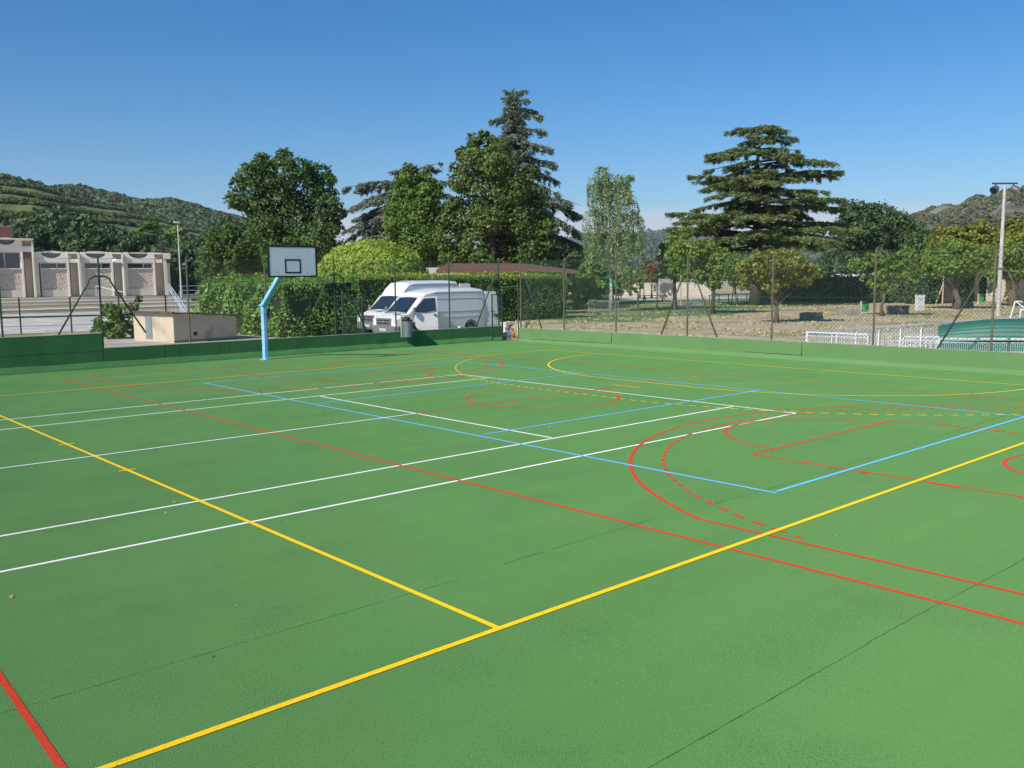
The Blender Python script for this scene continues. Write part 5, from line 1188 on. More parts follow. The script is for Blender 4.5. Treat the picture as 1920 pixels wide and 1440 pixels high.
# beige building at the right
c0 = G(1848, 564); hb2 = thing('changing_room', (c0[0], c0[1], 0), 'beige rendered building behind the floodlight pole at the right edge', 'building', rz=R(-20))
m_bei = mat('pale_beige_render', (.66, .56, .43), (.6, .5, .39), .8, .95, .2, 20)
a = MB(); a.add([(0, 0, -.1), (0, -16, -.1), (9, -16, -.1), (9, 0, -.1), (0, 0, 3.3), (0, -16, 2.9), (9, -16, 3.2), (9, 0, 3.6)], [(0, 1, 2, 3), (7, 6, 5, 4), (4, 5, 1, 0), (5, 6, 2, 1), (6, 7, 3, 2), (7, 4, 0, 3)]); a.build('wall', m_bei, hb2, origin=O0)
a = MB(); a.add([(-.3, .3, 3.32), (-.3, -16.3, 2.92), (9.3, -16.3, 3.22), (9.3, .3, 3.62), (-.3, .3, 3.46), (-.3, -16.3, 3.06), (9.3, -16.3, 3.36), (9.3, .3, 3.76)], [(0, 1, 2, 3), (7, 6, 5, 4), (4, 5, 1, 0), (5, 6, 2, 1), (6, 7, 3, 2), (7, 4, 0, 3)]); a.build('roof', m_conc, hb2, origin=O0)
a = MB(); a.bx(-.06, 0, -1.6, -.5, .6, 1.3); a.bx(-.06, 0, -1.3, -1.2, 1.3, 2.9); a.build('meter_box', m_winf, hb2, origin=O0)
a = MB(); a.bx(-.25, -.01, -4.2, -4.0, 0, 2.8); a.bx(-.25, -.01, -9.2, -9.0, 0, 2.7); a.build('downpipe', m_fin, hb2, origin=O0)

# ------------------------------------------------------------------ floodlight
p0 = G(1871, 592); fl = thing('floodlight_mast', p0*np.array([1, 1, 0]), 'tall grey mast with two dark floodlights on top at the right', 'floodlight')
ztop = AT(1880, 347, float(np.hypot(*(p0-CAM)[:2])))[2]
m_mast = mat('mast_grey', (.52, .50, .46), (.42, .4, .37), 4, .7, .1)
a = MB(); a.tube([(p0[0], p0[1], -.05), (p0[0], p0[1], ztop*.5), (p0[0], p0[1], ztop)], [.15, .125, .085], 10); a.build('mast', m_mast, fl)
hd = np.array([vd[1], -vd[0], 0]); 
a = MB(); e0 = p0+np.array([0, 0, ztop])-hd*.85; e1_ = p0+np.array([0, 0, ztop])+hd*.85; a.bar(tuple(e0+[0, 0, .1]), tuple(e1_+[0, 0, .1]), .1, .1); a.build('crossbar', m_dpost, fl)
for s_ in (-.62, .6):
    c = p0+hd*s_+np.array([0, 0, ztop-.25]); b_ = MB(); dr_ = unit(hd*s_*1.6-vd*.6+np.array([0, 0, -.7]))
    b_.tube([tuple(c-dr_*.2), tuple(c-dr_*.1), tuple(c+dr_*.25)], [.10, .22, .27], 12); ho = b_.build('floodlight', mat('floodlight_housing', (.10, .07, .08), (.14, .1, .11), 4, .5), fl)
    b_ = MB(); b_.bar(tuple(c-dr_*.1), tuple(c+np.array([0, 0, .34])), .06, .06); b_.build('bracket', m_dpost, fl)
    b_ = MB(); b_.tube([tuple(c+dr_*.252), tuple(c+dr_*.26)], [.25, .25], 12); b_.build('lens', m_glass, ho)

# ------------------------------------------------------------------ white railings and green shelters behind the right wall
m_wr = mat('white_rail_paint', (.80, .81, .82), (.74, .75, .76), 5, .5)
def railing(pts, n, h, label, mesh=None, r=.028, sqr=False, grp=None, z0=0.0, bars=None):
    A, B = np.array(pts[0]), np.array(pts[1]); r_ = thing('white_railing', (A[0], A[1], z0), label, 'railing', grp)
    for i in range(n+1):
        p = A+(B-A)*i/n; a = MB(); a.bar((p[0], p[1], z0), (p[0], p[1], z0+h-.026), r*2, r*2); a.build('post', m_wr, r_)
    a = MB(); a.bar((A[0], A[1], z0+h), (B[0], B[1], z0+h), .07, .05); a.build('top_rail', m_wr, r_)
    if mesh:
        a = MB(); Ln = float(np.linalg.norm((B-A)[:2])); k = int(Ln/mesh)
        for i in range(k):
            p = A+(B-A)*(i+.5)/k; a.bar((p[0], p[1], z0+.06), (p[0], p[1], z0+h-.12), .009 if not bars else bars, .009 if not bars else bars)
        for z_ in (.06, h-.12): a.bar((A[0], A[1], z0+z_), (B[0], B[1], z0+z_), .02, .02)
        a.build('mesh_panel', m_wr, r_)
    return r_
HTR = .78
pA = AT(1513, 622, 32.3); pA[2] = 0
pB = AT(1920, 587.5, 45); pB[2] = 0
def zat(px, py, D): return float(AT(px, py, D)[2])
HTR = zat(1513, 622, 32.3)
railing((pA, pA+(pB-pA)*1.5), 16, HTR, 'long thin white railing running away from the wall beside the gravel path', .11)
pC = AT(1628, 629, 31.3); pC[2] = 0
railing((pA+np.array([-.12, -.1, 0]), pC), 2, HTR, 'short white railing with a mesh infill just behind the right wall', .08)
a_ = MB(); 
pD = AT(1694, 631, 30.7); pD[2] = 0; pE = AT(1761, 633, 30.9); pE[2] = 0
railing((pD, pE), 1, zat(1694, 631, 30.7), 'white barred panel behind the wall, left of the green shelter', .145, bars=.035)
pF = pE+(pE-pD)/np.linalg.norm(pE-pD)*6.6
railing((pE+(pE-pD)*.01, pF), 2, zat(1761, 633.5, 30.9)-.02, 'white railing with fine bars in front of the green shelter', .06)
m_gs = mat('green_corrugated', (.022, .155, .105), (.018, .13, .09), 2, .45, 0, spec=.5)
m_gs2 = mat('dark_green_trim', (.02, .12, .09), rough=.5)
def shelter(px, D, L_, dpt, h, label, m, rz, amp=.5):
    p = AT(px, 600, D); p[2] = 0; r_ = thing('green_shelter', p, label, 'shelter', 'green curved shelters behind the railing', rz=rz)
    a = MB(); n = 30; vs = []; 
    for i in range(n+1):
        t = i/n; x = L_*t; z = h-amp*(1-math.sin(pi*(.12+.76*t))**.9)
        vs.append((x, z))
    # shell ribs run along x; profile across y steps up
    rows_ = 7
    for j in range(rows_):
        y0 = dpt*j/rows_; k0 = .34+.66*math.sin(pi/2*(j+1)/rows_); k1 = .34+.66*math.sin(pi/2*j/rows_)
        pts_ = []
        for i in range(n):
            xa_, za = vs[i]; xb_, zb2 = vs[i+1]
            a.add([(xa_, y0, za*k1), (xb_, y0, zb2*k1), (xb_, y0+dpt/rows_*.25, zb2*k0-.02), (xa_, y0+dpt/rows_*.25, za*k0-.02), (xa_, y0+dpt/rows_, za*k0), (xb_, y0+dpt/rows_, zb2*k0)], [(0, 1, 2, 3), (3, 2, 5, 4)])
    a.quad((0, 0, 0), (L_, 0, 0), (L_, 0, vs[-1][1]*.34), (0, 0, vs[0][1]*.34))
    a.add([(0, 0, 0), (0, dpt, 0), (0, dpt, vs[0][1]), (0, 0, vs[0][1]*.34)], [(3, 2, 1, 0)]); a.add([(L_, 0, 0), (L_, dpt, 0), (L_, dpt, vs[-1][1]), (L_, 0, vs[-1][1]*.34)], [(0, 1, 2, 3)])
    a.quad((0, dpt, 0), (0, dpt, vs[0][1]), (L_, dpt, vs[-1][1]), (L_, dpt, 0)); a.build('shell', m, r_, origin=O0)
    b_ = MB(); b_.tube([(x, dpt, z+.005) for x, z in vs], .018, 6); b_.build('edge_trim', m_gs2, r_, origin=O0)
    b_ = MB()
    for j in range(1, rows_): k0 = .34+.66*math.sin(pi/2*j/rows_); b_.tube([(x, dpt*j/rows_-.004, z*k0-.012) for x, z in vs], .008, 4)
    b_.build('seam', m_gs2, r_, origin=O0)
    return r_
shelter(1762, 37.5, 5.0, 1.5, zat(1850, 600, 38.3), 'nearer green corrugated curved shelter behind the white railing', m_gs, R(-66))
shelter(1852, 43.0, 5.5, 1.5, zat(1900, 595, 43.5), 'second green curved shelter with a lighter roof behind the nearer one', mat('lighter_green_corrugated', (.04, .26, .175), (.035, .22, .15), 2, .5), R(-66))
# white steel frame at the right edge
gfp = AT(1890, 600, 54); gfp[2] = 0; wf = thing('steel_frame', gfp, 'white tubular steel frame with a sloping bar at the right edge', 'frame', rz=R(-50))
ht_ = zat(1895, 565, 54)
for (p_a, p_b) in (((0, 0, 0), (.3, 0, ht_)), ((.3, 0, ht_), (1.1, 0, ht_-.05)), ((1.1, 0, ht_-.05), (1.1, 0, 0)), ((.35, 0, ht_-.03), (1.7, 0, .3)), ((.6, 0, ht_-.45), (2.6, 0, ht_-.5)), ((.9, 0, ht_-.9), (2.6, 0, ht_-.95)), ((2.6, 0, 0), (2.6, 0, ht_-.3)), ((.55, 0, 0), (.6, 0, 1.0))):
    a = MB(); a.tube([p_a, p_b], .035, 8); a.build('tube', m_wr, wf, origin=O0)

# ------------------------------------------------------------------ park furniture
m_stoneb = mat('shaded_stone_block', (.15, .14, .13), (.27, .25, .21), 4, .95, .8, 10, dist=.04)  # darker copy of the block stone, tree shade put into the colour
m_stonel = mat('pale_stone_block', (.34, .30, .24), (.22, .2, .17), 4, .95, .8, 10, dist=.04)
def block(px, py, Lx, h, lb, m, rz=0.2):
    p = G(px, py); r_ = crumple((0, 0, 0), (.1, .1, .1), 1, m)
    bmx = bmesh.new(); bmesh.ops.create_cube(bmx, size=1); bmesh.ops.subdivide_edges(bmx, edges=bmx.edges, cuts=3, use_grid_fill=True)
    from mathutils import noise
    for v in bmx.verts:
        q = Vector((v.co.x*Lx, v.co.y*.62, (v.co.z+.5)*h)); q += Vector((noise.noise(q*2.1+Vector((px, 0, 0))), noise.noise(q*2.1+Vector((0, px, 0))), noise.noise(q*2.1+Vector((0, 0, px)))))*.09; v.co = q
    me = bpy.data.meshes.new('stone_block'); bmx.to_mesh(me); bmx.free(); me.materials.append(m); o = bpy.data.objects.new('stone_block', me); COL.objects.link(o)
    o.location = (p[0], p[1], -.04); o.rotation_euler = (0, 0, rz); tag(o, lb, 'stone block', 'rough stone blocks lying on the park grass')
block(1520, 599, 1.35, .5, 'stone block coloured dark for tree shade nearest the white railing', m_stoneb, R(-45)); block(1592, 591, 1.5, .46, 'pale lit stone block just left of the nearer green waste bin', m_stonel, R(-40))
block(1683, 587, 1.45, .58, 'dark stone block right of the small lopsided tree', m_stoneb, R(-40)); block(1805, 576, 1.5, .5, 'dark stone block beside the trunk near the wicker screen', m_stoneb, R(-50)); block(1897, 563, 1.6, .5, 'stone block at the foot of the thick trunk by the beige building', m_stonel, R(-30))
m_bing = mat('green_plastic', (.02, .33, .07), (.02, .28, .06), 3, .45); m_bind = mat('dark_green_lid', (.015, .09, .05), rough=.5)
def gbin(px, py, lb):
    p = G(px, py); r_ = thing('waste_bin', (p[0], p[1], 0), lb, 'waste bin', 'green waste bins on posts in the park', rz=R(-35)); D = float(np.hypot(*(p-CAM)[:2]))
    a = MB(); a.bx(-.34, -.24, -.05, .05, -.05, .95); a.build('post', m_rend, r_, origin=O0)
    a = MB(); a.box((0, 0, .43), (.42, .42, .55), 0, .06, taper=1.08); a.build('bin_body', m_bing, r_, origin=O0)
    a = MB(); a.box((0, 0, .84), (.5, .5, .26), 0, .08, taper=.8); a.bx(.1, .34, -.15, .15, .78, .86, .02); a.build('lid', m_bind, r_, origin=O0)
gbin(1621, 588, 'nearer green waste bin on a post beside the pale stone block'); gbin(1839, 570, 'farther green waste bin between the wicker screen and the beige building')
p = G(1724, 583); sg = thing('notice_board', (p[0], p[1], 0), 'white double panel notice board standing on the dry grass', 'notice board', rz=R(-35))
a = MB(); a.bx(-.35, .35, -.12, .12, 0, 1.2, .02); a.build('cabinet', mat('dirty_white', (.70, .66, .58), (.58, .54, .47), 5), sg, origin=O0)
a = MB(); a.bx(-.37, .37, -.14, .14, 1.19, 1.25, .01); a.build('cap', m_winf, sg, origin=O0)
for z_ in (.08, .64):
    a = MB(); a.bx(-.31, .31, -.135, -.12, z_, z_+.5); pn = a.build('door_panel', m_winf, sg, origin=O0)
    a = MB()
    for i in range(3): a.bx(-.2, .12+.05*i, -.139, -.1352, z_+.3-.08*i, z_+.325-.08*i)
    a.build('faded_print', mat('grey_print', (.22, .23, .25)), pn, origin=O0)
# woven screen with brace
p = G(1767, 569); q_ = G(1806, 566); ws = thing('wicker_screen', (p[0], p[1], 0), 'brown woven screen propped by a pale wooden brace', 'screen', rz=math.atan2(q_[1]-p[1], q_[0]-p[0]))
Lw = float(np.hypot(*(q_-p)[:2])); Lw = min(Lw, 2.8)
m_wick = mat('wicker', (.17, .10, .07), (.27, .18, .13), 6, .95, .6, 14, stretch=(1, 1, 5))
a = MB(); a.bx(0.06, Lw, -.03, .03, .12, 2.6); a.build('woven_panel', m_wick, ws, origin=O0)
m_pw = mat('pale_wood', (.55, .47, .36), (.45, .38, .29), 4, .9)
a = MB(); a.bx(-.05, .058, -.06, .06, 0, 2.65); a.build('post', m_pw, ws, origin=O0); a = MB(); a.bx(Lw+.002, Lw+.08, -.05, .05, 0, 2.6); a.build('post', m_wick, ws, origin=O0)
a = MB(); a.bar((-.02, 0, 1.9), (-1.0, 0.3, .02), .09, .07); a.build('brace', m_pw, ws, origin=O0)
# crowd barriers
m_gal = mat('barrier_steel', (.46, .48, .49), (.36, .38, .39), 6, .5, 0, metal=.4)
def barrier(p, q, lb, h=1.1, m=m_gal):
    d_ = np.array(q)-np.array(p); L_ = float(np.hypot(d_[0], d_[1])); r_ = thing('crowd_barrier', (p[0], p[1], 0), lb, 'barrier', 'metal crowd barriers in the park', rz=math.atan2(d_[1], d_[0]))
    a = MB(); a.tube([(.0, 0, .0), (0, 0, h-.12), (.04, 0, h-.03), (.12, 0, h), (L_-.12, 0, h), (L_-.04, 0, h-.03), (L_, 0, h-.12), (L_, 0, 0)], .022, 6); a.tube([(0, 0, .2), (L_, 0, .2)], .018, 6); a.build('frame', m, r_, origin=O0)
    for x_ in (0, L_): a = MB(); a.tube([(x_, -.32, .0), (x_, -.2, .07), (x_, .2, .07), (x_, .32, .0)], .02, 6); a.build('foot', m, r_, origin=O0)
    for i in range(1, 19): a = MB(); a.tube([(L_*i/19, 0, .2), (L_*i/19, 0, h)], .008, 4); a.build('bar', m, r_, origin=O0)
p, q_ = G(1104, 589), G(1159, 593); barrier(p[:2], q_[:2], 'metal crowd barrier in front of the bush at the end of the long hedge')
p, q_ = G(1264, 591), G(1294, 588.5); barrier(p[:2], q_[:2], 'metal crowd barrier left of the fence brace on the grass edge'); p2 = q_+(q_-p)*.04; q2 = p2+(q_-p); barrier(p2[:2], q2[:2], 'metal crowd barrier right of its twin, beside the umbrella shaped tree')
m_wd = mat('brown_wood', (.36, .22, .11), (.25, .15, .08), 4, .85, .2, 20)
# picnic table
p = G(1226, 566); pt = thing('picnic_table', (p[0], p[1], 0), 'brown wooden picnic bench on the lawn', 'picnic table', rz=R(-40))
a = MB()
for i in range(4): a.bx(-1.5, 1.5, -.42+i*.22, -.22+i*.22, .72, .77)
a.build('table_top', m_dpost, pt, origin=O0)
for y_ in (-.85, .75): a = MB(); a.bx(-1.5, 1.5, y_, y_+.26, .42, .47); a.build('seat', m_wd, pt, origin=O0)
for x_ in (-1.1, 1.1):
    a = MB(); a.bar((x_, -.75, 0), (x_, -.2, .7), .1, .12); a.bar((x_, .75, 0), (x_, .2, .7), .1, .12); a.bar((x_, -.85, .38), (x_, 1.0, .38), .08, .1); a.build('leg', m_wd, pt, origin=O0)
# playhouse tower
p = G(1149, 563); ph = thing('play_tower', (p[0], p[1], 0), 'small play tower with round green roof panels and orange flag', 'play tower', rz=R(-35))
for (x_, y_) in ((-.9, -.7), (.9, -.7), (-.9, .7), (.9, .7)): a = MB(); a.bar((x_, y_, 0), (x_, y_, 2.1), .12, .12); a.build('post', m_wd, ph, origin=O0)
a = MB(); a.bx(-1.0, 1.0, -.8, .8, .75, .85); a.build('deck', m_wd, ph, origin=O0)
def disc(c, rx, rz_, th_, m, name, tilt=0): 
    a = MB(); n_ = 18; pol = [(c[0]+rx*math.cos(2*pi*i/n_), c[2]+rz_*math.sin(2*pi*i/n_)+tilt*rx*math.cos(2*pi*i/n_)) for i in range(n_)]; a.prismY(pol, c[1], c[1]+th_); return a.build(name, m, ph, origin=O0)
m_pg = mat('play_green', (.02, .36, .13), rough=.5); m_po = mat('play_orange', (.7, .3, .14), rough=.6); m_py = mat('play_yellow', (.6, .38, .05), rough=.6)
disc((.25, -.9, 1.95), 1.25, .62, .08, m_pg, 'roof_panel', -.15); disc((0, .8, 2.75), 1.1, .42, .08, m_pg, 'roof_panel', .05); disc((-.9, -1.0, 1.3), .35, .5, .08, m_py, 'side_panel'); disc((.6, -.95, .95), .6, .45, .06, mat('play_red', (.25, .05, .04)), 'side_panel')
a = MB(); a.bar((.2, 0, 2.0), (.2, 0, 4.1), .08, .08); a.build('flag_pole', m_wd, ph, origin=O0); a = MB(); a.bx(-.2, .18, -.03, .03, 3.3, 4.0); a.build('flag', m_po, ph, origin=O0)
# slim posts and a swing in the back of the park
m_gp = mat('grey_green_post', (.14, .17, .13), (.1, .13, .1), 4, .7)
for i, (px, py, h, lb) in enumerate([(1196, 583, 1.6, 'slim dark post on the lawn left of the picnic bench'), (1232, 582, 1.7, 'slim dark post on the lawn in front of the picnic bench'), (1207, 558, 4.3, 'grey post behind the lawn left of the play frame'), (1304, 556, 3.9, 'pale tall wooden post right of another shorter one by the boundary wall'), (1276, 572, 3.6, 'pale wooden post on the lawn behind the crowd barriers')]):
    p = G(px, py); a = MB(); a.tube([(p[0], p[1], -.02), (p[0], p[1], h)], [.07, .06], 8); a.lathe((p[0], p[1], h-.01), [(.075, 0), (.06, .04), (.02, .06)], 8)
    tag(a.build('slim_post', m_gp if i < 3 else m_pw, origin=(p[0], p[1], 0)), lb, 'post')
p = G(1406, 571); swg = thing('swing_frame', (p[0], p[1], 0), 'dark metal swing frame beyond the lawn', 'swing', rz=R(-42))
for x_ in (-1.6, 1.6):
    for sy in (-1, 1): a = MB(); a.tube([(x_, 0, 2.4), (x_+.0, sy*1.1, 0)], .05, 6); a.build('leg', m_gp, swg, origin=O0)
a = MB(); a.tube([(-1.6, 0, 2.4), (1.6, 0, 2.4)], .05, 6); a.build('crossbar', m_gp, swg, origin=O0)
for x_ in (-.7, .7):
    a = MB(); a.tube([(x_-.2, 0, 2.4), (x_-.2, 0, .5)], .012, 4); a.tube([(x_+.2, 0, 2.4), (x_+.2, 0, .5)], .012, 4); a.bx(x_-.25, x_+.25, -.12, .12, .46, .5); a.build('swing_seat', m_dpost, swg, origin=O0)
# low fence at the far side of the lawn
pf = [G(1330, 572), G(1560, 565)]; lf_ = thing('low_fence', (pf[0][0], pf[0][1], 0), 'low dark rail fence at the far side of the lawn', 'fence')
for i in range(15): p = pf[0]+(pf[1]-pf[0])*i/14; a = MB(); a.bar((p[0], p[1], -.02), (p[0], p[1], 1.05), .07, .07); a.build('post', m_gp, lf_)
for z_ in (1.0, .55): a = MB(); a.bar((pf[0][0], pf[0][1], z_), (pf[1][0], pf[1][1], z_), .04, .06); a.build('rail', m_gp, lf_)
# camper behind the tall hedge
p = PD(1562, 112); cp = thing('camper_van', p, 'white camper whose roof shows above the dark hedge', 'camper', rz=R(-48))
a = MB(); a.box((3.0, 0, 1.75), (6.2, 2.2, 2.5), 0, .3); a.build('body', m_van, cp, origin=O0); a = MB(); a.bx(.3, 1.9, -1.13, -1.08, 1.9, 2.7, .02); a.bx(-.14, -.08, -.8, .8, 2.0, 2.7, .02); a.build('window', m_glass, cp, origin=O0)
for x_ in (1.2, 4.8):
    for y_ in (-1.0, .8): a = MB(); a.tube([(x_, y_, .34), (x_, y_+.2, .34)], .34, 16); a.build('wheel', m_tyre, cp, origin=O0)
# small gate and bars left of the vans
sg_ = thing('barred_gate', (14.2, 29.2, 0), 'low green barred gate and fence left of the parked vans', 'gate')
pa_, pb_ = G(633, 634), G(692, 634); 
def mix(t): return pa_+(pb_-pa_)*t
pq = G(647, 634); 
for t, h in ((-.02, 2.15), (.19, 2.3), (.82, 2.0)): p = mix(t); a = MB(); a.bar((p[0], p[1], 0), (p[0], p[1], h), .08, .08); a.build('post', m_green, sg_)
for i in range(11): p = mix(.22+.58*i/10); a = MB(); a.tube([(p[0], p[1], .05), (p[0], p[1], 1.05 if i < 6 else 1.95)], .014, 5); a.build('bar', m_dpost, sg_)
for t0, t1, z_ in ((.19, .82, 1.05), (.55, .84, 1.95), (-.14, .19, 2.05), (.19, .82, .12)): p, q_ = mix(t0), mix(t1); a = MB(); a.bar((p[0], p[1], z_), (q_[0], q_[1], z_), .04, .05); a.build('rail', m_green, sg_)
p = mix(.8); a = MB(); a.box((p[0], p[1]-.03, 1.25), (.12, .08, .22), 0, .01); a.build('lock', m_dpost, sg_)

# ------------------------------------------------------------------ hills (terrain)
from mathutils import noise as _n
def hill(name, sky, D0, D1, m, back=1.25, cols=220, rows=46, p=1.0, rough=1.0, gully=0.0, z_0=0.0, seed=0, dy=0):
    xs_ = np.linspace(sky[0][0], sky[-1][0], cols); ys_ = np.interp(xs_, [q[0] for q in sky], [q[1] for q in sky])
    V = []; Fc = []
    for i, (px, py) in enumerate(zip(xs_, ys_)):
        T_ = AT(px, py+dy, D1); d = ray(px, 520); d = np.array([d[0], d[1]])/math.hypot(d[0], d[1])
        for j in range(rows):
            t = j/(rows-1)*1.25; D = D0+(D1-D0)*t
            if t <= 1: z = z_0+(T_[2]-z_0)*(1-(1-t)**p)
            else: z = T_[2]*(1-((t-1)/.25)**2*.3)
            P_ = Vector((CAM[0]+d[0]*D, CAM[1]+d[1]*D, 0))
            nn = _n.fractal(P_*.012+Vector((seed, 0, 0)), 1.0, 2.0, 4)*rough*T_[2]*.07+(abs(_n.noise(Vector((px*.02, t*1.5, seed))))-.25)*gully*T_[2]*.18
            k = math.sin(pi*min(1, t))**.5 if t < 1 else 0
            nn2 = _n.fractal(P_*.05+Vector((seed, 5, 0)), 1.0, 2.0, 3)*rough*T_[2]*.012
            V.append((P_.x, P_.y, z+nn*k+nn2*min(1, t*4)))
    for i in range(cols-1):
        for j in range(rows-1): Fc.append((i*rows+j, (i+1)*rows+j, (i+1)*rows+j+1, i*rows+j+1))
    me = bpy.data.meshes.new(name); me.from_pydata(V, [], Fc); me.materials.append(m); me.update()
    me.polygons.foreach_set('use_smooth', [True]*len(me.polygons))
    o = bpy.data.objects.new(name, me); COL.objects.link(o); tag(o, kind='structure')
    return o, np.array(V).reshape(cols, rows, 3), xs_
m_vine = mat('vineyard_slope', (.13, .16, .04), (.18, .20, .06), .018, 1, 0, c3=(.25, .20, .10), s3=.010, f3=(.56, .66), detail=9)
def add_rows(m, ang, sc, col, amt=.6):
    t = m.node_tree; l = t.links.new; P = t.nodes['Principled BSDF']; src = P.inputs['Base Color'].links[0].from_socket
    c = t.nodes.new('ShaderNodeTexCoord'); mp = t.nodes.new('ShaderNodeMapping'); mp.inputs['Rotation'].default_value = (0, 0, ang); l(c.outputs['Object'], mp.inputs[0])
    wv = t.nodes.new('ShaderNodeTexWave'); wv.inputs['Scale'].default_value = sc; wv.inputs['Distortion'].default_value = 6; wv.inputs['Detail'].default_value = 3; wv.inputs['Detail Scale'].default_value = .6; l(mp.outputs[0], wv.inputs['Vector'])
    nz_ = t.nodes.new('ShaderNodeTexNoise'); nz_.inputs['Scale'].default_value = .012; nz_.inputs['Detail'].default_value = 3; l(c.outputs['Object'], nz_.inputs['Vector'])
    g2 = t.nodes.new('ShaderNodeMapRange'); g2.inputs['From Min'].default_value = .4; g2.inputs['From Max'].default_value = .55; l(nz_.outputs['Fac'], g2.inputs['Value'])
    mr_ = t.nodes.new('ShaderNodeMath'); mr_.operation = 'MULTIPLY'; l(wv.outputs['Fac'], mr_.inputs[0]); l(g2.outputs[0], mr_.inputs[1])
    m2 = t.nodes.new('ShaderNodeMath'); m2.operation = 'MULTIPLY'; m2.inputs[1].default_value = amt; l(mr_.outputs[0], m2.inputs[0])
    x = t.nodes.new('ShaderNodeMix'); x.data_type = 'RGBA'; x.inputs[7].default_value = (*col, 1); l(m2.outputs[0], x.inputs[0]); l(src, x.inputs[6]); l(x.outputs[2], P.inputs['Base Color'])
add_rows(m_vine, R(35), .045, (.035, .055, .015), .8)
m_wooded = mat('wooded_slope', (.035, .06, .025), (.07, .10, .04), .03, 1, 0, c3=(.26, .19, .11), s3=.006, f3=(.60, .66), detail=9)
m_rocky = mat('rocky_slope', (.07, .085, .045), (.13, .13, .08), .03, 1, 0, c3=(.24, .20, .15), s3=.02, f3=(.5, .6), detail=10)
m_far = mat('far_slope', (.06, .085, .05), (.09, .11, .06), .01, 1, 0, c3=(.16, .15, .1), s3=.006, f3=(.5, .6))
hA, gA, xA = hill('vineyard_hill', [(-320, 288), (-150, 312), (0, 331), (40, 338), (75, 346), (105, 358), (150, 374), (200, 388), (260, 402), (330, 420), (400, 440), (480, 462), (580, 486)], 210, 520, m_vine, p=1.3, seed=1, dy=4)
hB, gB, xB = hill('wooded_hill', [(40, 372), (90, 364), (112, 358), (126, 352), (135, 350), (160, 353), (210, 363), (260, 377), (300, 379), (330, 378), (370, 389), (410, 400), (450, 410), (480, 419), (560, 442), (640, 464), (760, 494)], 480, 950, m_wooded, p=1.4, seed=2, dy=10)
hC, gC, xC = hill('rocky_hill', [(1560, 470), (1640, 425), (1680, 405), (1715, 396), (1740, 387), (1762, 384), (1782, 385), (1812, 381), (1835, 374), (1860, 364), (1890, 356), (1920, 349), (2060, 318), (2260, 300)], 420, 900, m_rocky, p=1.3, rough=1.3, gully=1.0, seed=3, dy=9)
hD, gD, xD = hill('far_hill', [(940, 500), (1020, 462), (1080, 450), (1120, 446), (1180, 444), (1210, 443), (1245, 440), (1300, 436), (1360, 438), (1420, 440), (1480, 450), (1560, 462), (1660, 480)], 1500, 3200, m_far, seed=4, rough=.6)
# scrub and woods on the slopes
def scrub(name, label, gr, n, r0, r1, m, per, fn, lf=.45):
    c, rws, _ = gr.shape; P = []
    i = rng.random(n)*(c-1.01); j = rng.random(n)*(rws*.86-1.01)
    i0 = i.astype(int); j0 = j.astype(int); fi = (i-i0)[:, None]; fj = (j-j0)[:, None]
    Q = gr[i0, j0]*(1-fi)*(1-fj)+gr[i0+1, j0]*fi*(1-fj)+gr[i0, j0+1]*(1-fi)*fj+gr[i0+1, j0+1]*fi*fj
    msk = fn(i/(c-1), j/(rws-1)*1.25, Q); Q = Q[msk]; n = len(Q)
    rr_ = rng.uniform(r0, r1, n); d = unit(rng.normal(size=(n*per, 3))); d[:, 2] = np.abs(d[:, 2])*.9-.1
    C = np.repeat(Q+np.stack([np.zeros(n), np.zeros(n), rr_*.45], 1), per, axis=0); Rr_ = np.repeat(rr_, per)[:, None]
    P = C+d*Rr_*np.array([1, 1, .85])*(.75+.35*rng.random((n*per, 1)))
    v = np.repeat(rng.random(n)*.6, per)+rng.random(n*per)*.4
    o = np_quads(name, leaf_quads(P, d+rng.normal(size=P.shape)*.45+np.array([0, 0, .2]), Rr_[:, 0]*lf*2, .8), v, m)
    return tag(o, label, 'woodland', kind='stuff')
def nz3(Q, s, k): return np.array([_n.noise(Vector((q[0]*s+k, q[1]*s, 0))) for q in Q])
lm_hill = leafmat('hill_wood_leaf', (.05, .085, .03), (.115, .16, .06), .1, .9)
lm_scrub = leafmat('hill_scrub_leaf', (.075, .09, .045), (.16, .17, .08), .1, .9)
scrub('wooded_slope_trees', 'dense wood covering the rear left hill', gB, 14000, 2.8, 5.6, lm_hill, 16, lambda a, b, Q: (nz3(Q, .008, 3) > -.28))
scrub('vineyard_hedgerow', 'scattered bushes and hedgerows between the vineyard terraces', gA, 6500, 1.0, 2.4, lm_hill, 14, lambda a, b, Q: (nz3(Q, .022, 9)+.55*(b > .93)+.3*(b < .2) > .34))
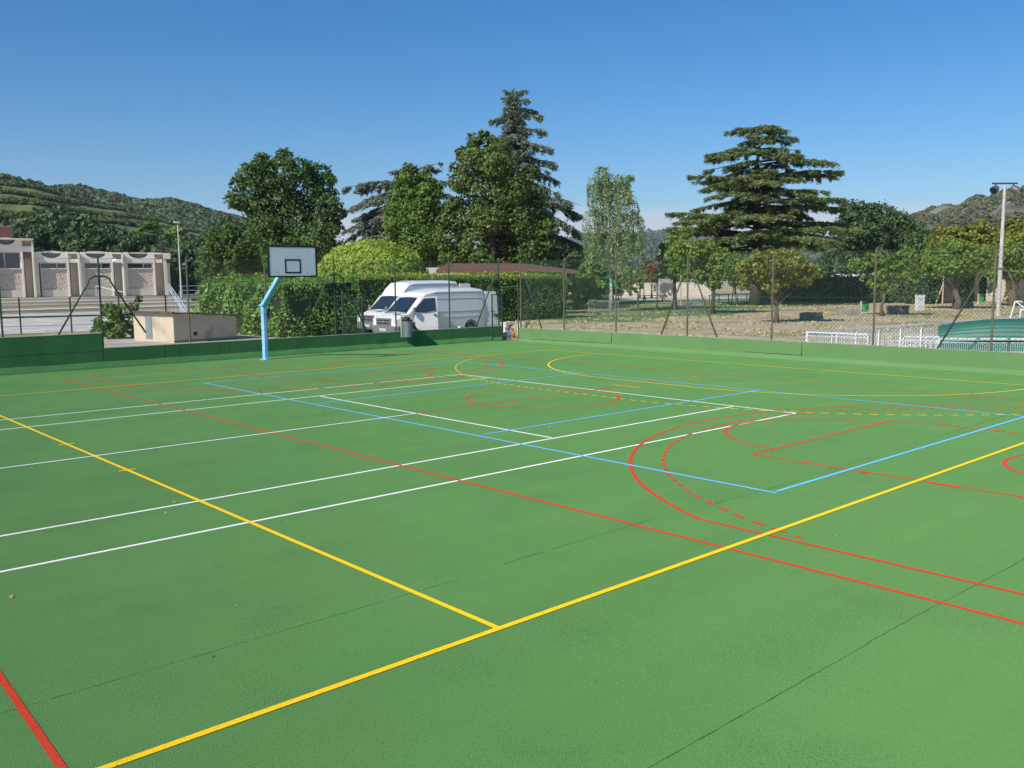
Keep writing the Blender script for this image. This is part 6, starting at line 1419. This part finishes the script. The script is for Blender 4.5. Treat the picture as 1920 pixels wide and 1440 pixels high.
scrub('vine_rows', 'rows of vines and grass banks following the slope', gA, 120000, .9, 1.5, leafmat('vine_leaf', (.07, .10, .025), (.15, .18, .05), .1, .9), 5, lambda a, b, Q: ((Q[:, 2]+2.5*np.sin(Q[:, 0]*.02)) % 6.5 < 1.5) & (nz3(Q, .009, 2) > -.22))
scrub('rocky_hill_scrub', 'scrub growing on the rocky right hill', gC, 20000, 1.1, 2.9, lm_scrub, 9, lambda a, b, Q: (nz3(Q, .02, 5)+.25*(b > .9) > .02))
scrub('far_hill_wood', 'woodland on the far hill', gD, 2500, 9, 20, lm_hill, 8, lambda a, b, Q: (nz3(Q, .004, 5) > -.1))

# ------------------------------------------------------------------ the hazy air of the valley
mb = MB(); mb.bx(-900, 5200, -900, 5200, -1.5, 420)
hz = mb.build('haze', mat('haze_air', (1, 1, 1))); tag(hz, 'thin summer haze over the valley', 'haze', kind='stuff')
hm = hz.data.materials[0]; hm.node_tree.nodes.clear(); ho_ = hm.node_tree.nodes.new('ShaderNodeOutputMaterial'); hv = hm.node_tree.nodes.new('ShaderNodeVolumePrincipled')
hv.inputs['Color'].default_value = (.75, .85, 1, 1); hv.inputs['Density'].default_value = HAZE; hm.node_tree.links.new(hv.outputs[0], ho_.inputs['Volume'])
# ------------------------------------------------------------------ small debris blown onto the court
def bits(name, label, n, m, size, reg, zoff=.003):
    P = np.stack([rng.uniform(reg[0], reg[1], n), rng.uniform(reg[2], reg[3], n), np.full(n, zoff)+rng.random(n)*.004], 1)
    N = np.array([0, 0, 1.])+rng.normal(size=(n, 3))*.35
    return tag(np_quads(name, leaf_quads(P, N, size*(.4+rng.random(n)), .7), rng.random(n), m), label, 'debris', kind='stuff')
bits('fallen_leaf_scatter', 'a few dry leaves blown onto the court', 90, leafmat('dry_leaf', (.10, .07, .03), (.34, .28, .14), 0, .9), .05, (-9, 16.8, 0, 24.5), .012)
bits('pale_grit_scatter', 'scattered pale grit on the court', 90, leafmat('grit', (.4, .4, .36), (.65, .66, .6), 0, .9), .014, (-9, 6, -3, 12), .008)
bits('wall_foot_leaves', 'leaves gathered along the wall foot', 160, leafmat('dry_leaf', (.10, .07, .03), (.34, .28, .14), 0, .9), .05, (-6, 16.8, 24.35, 24.63), .012)
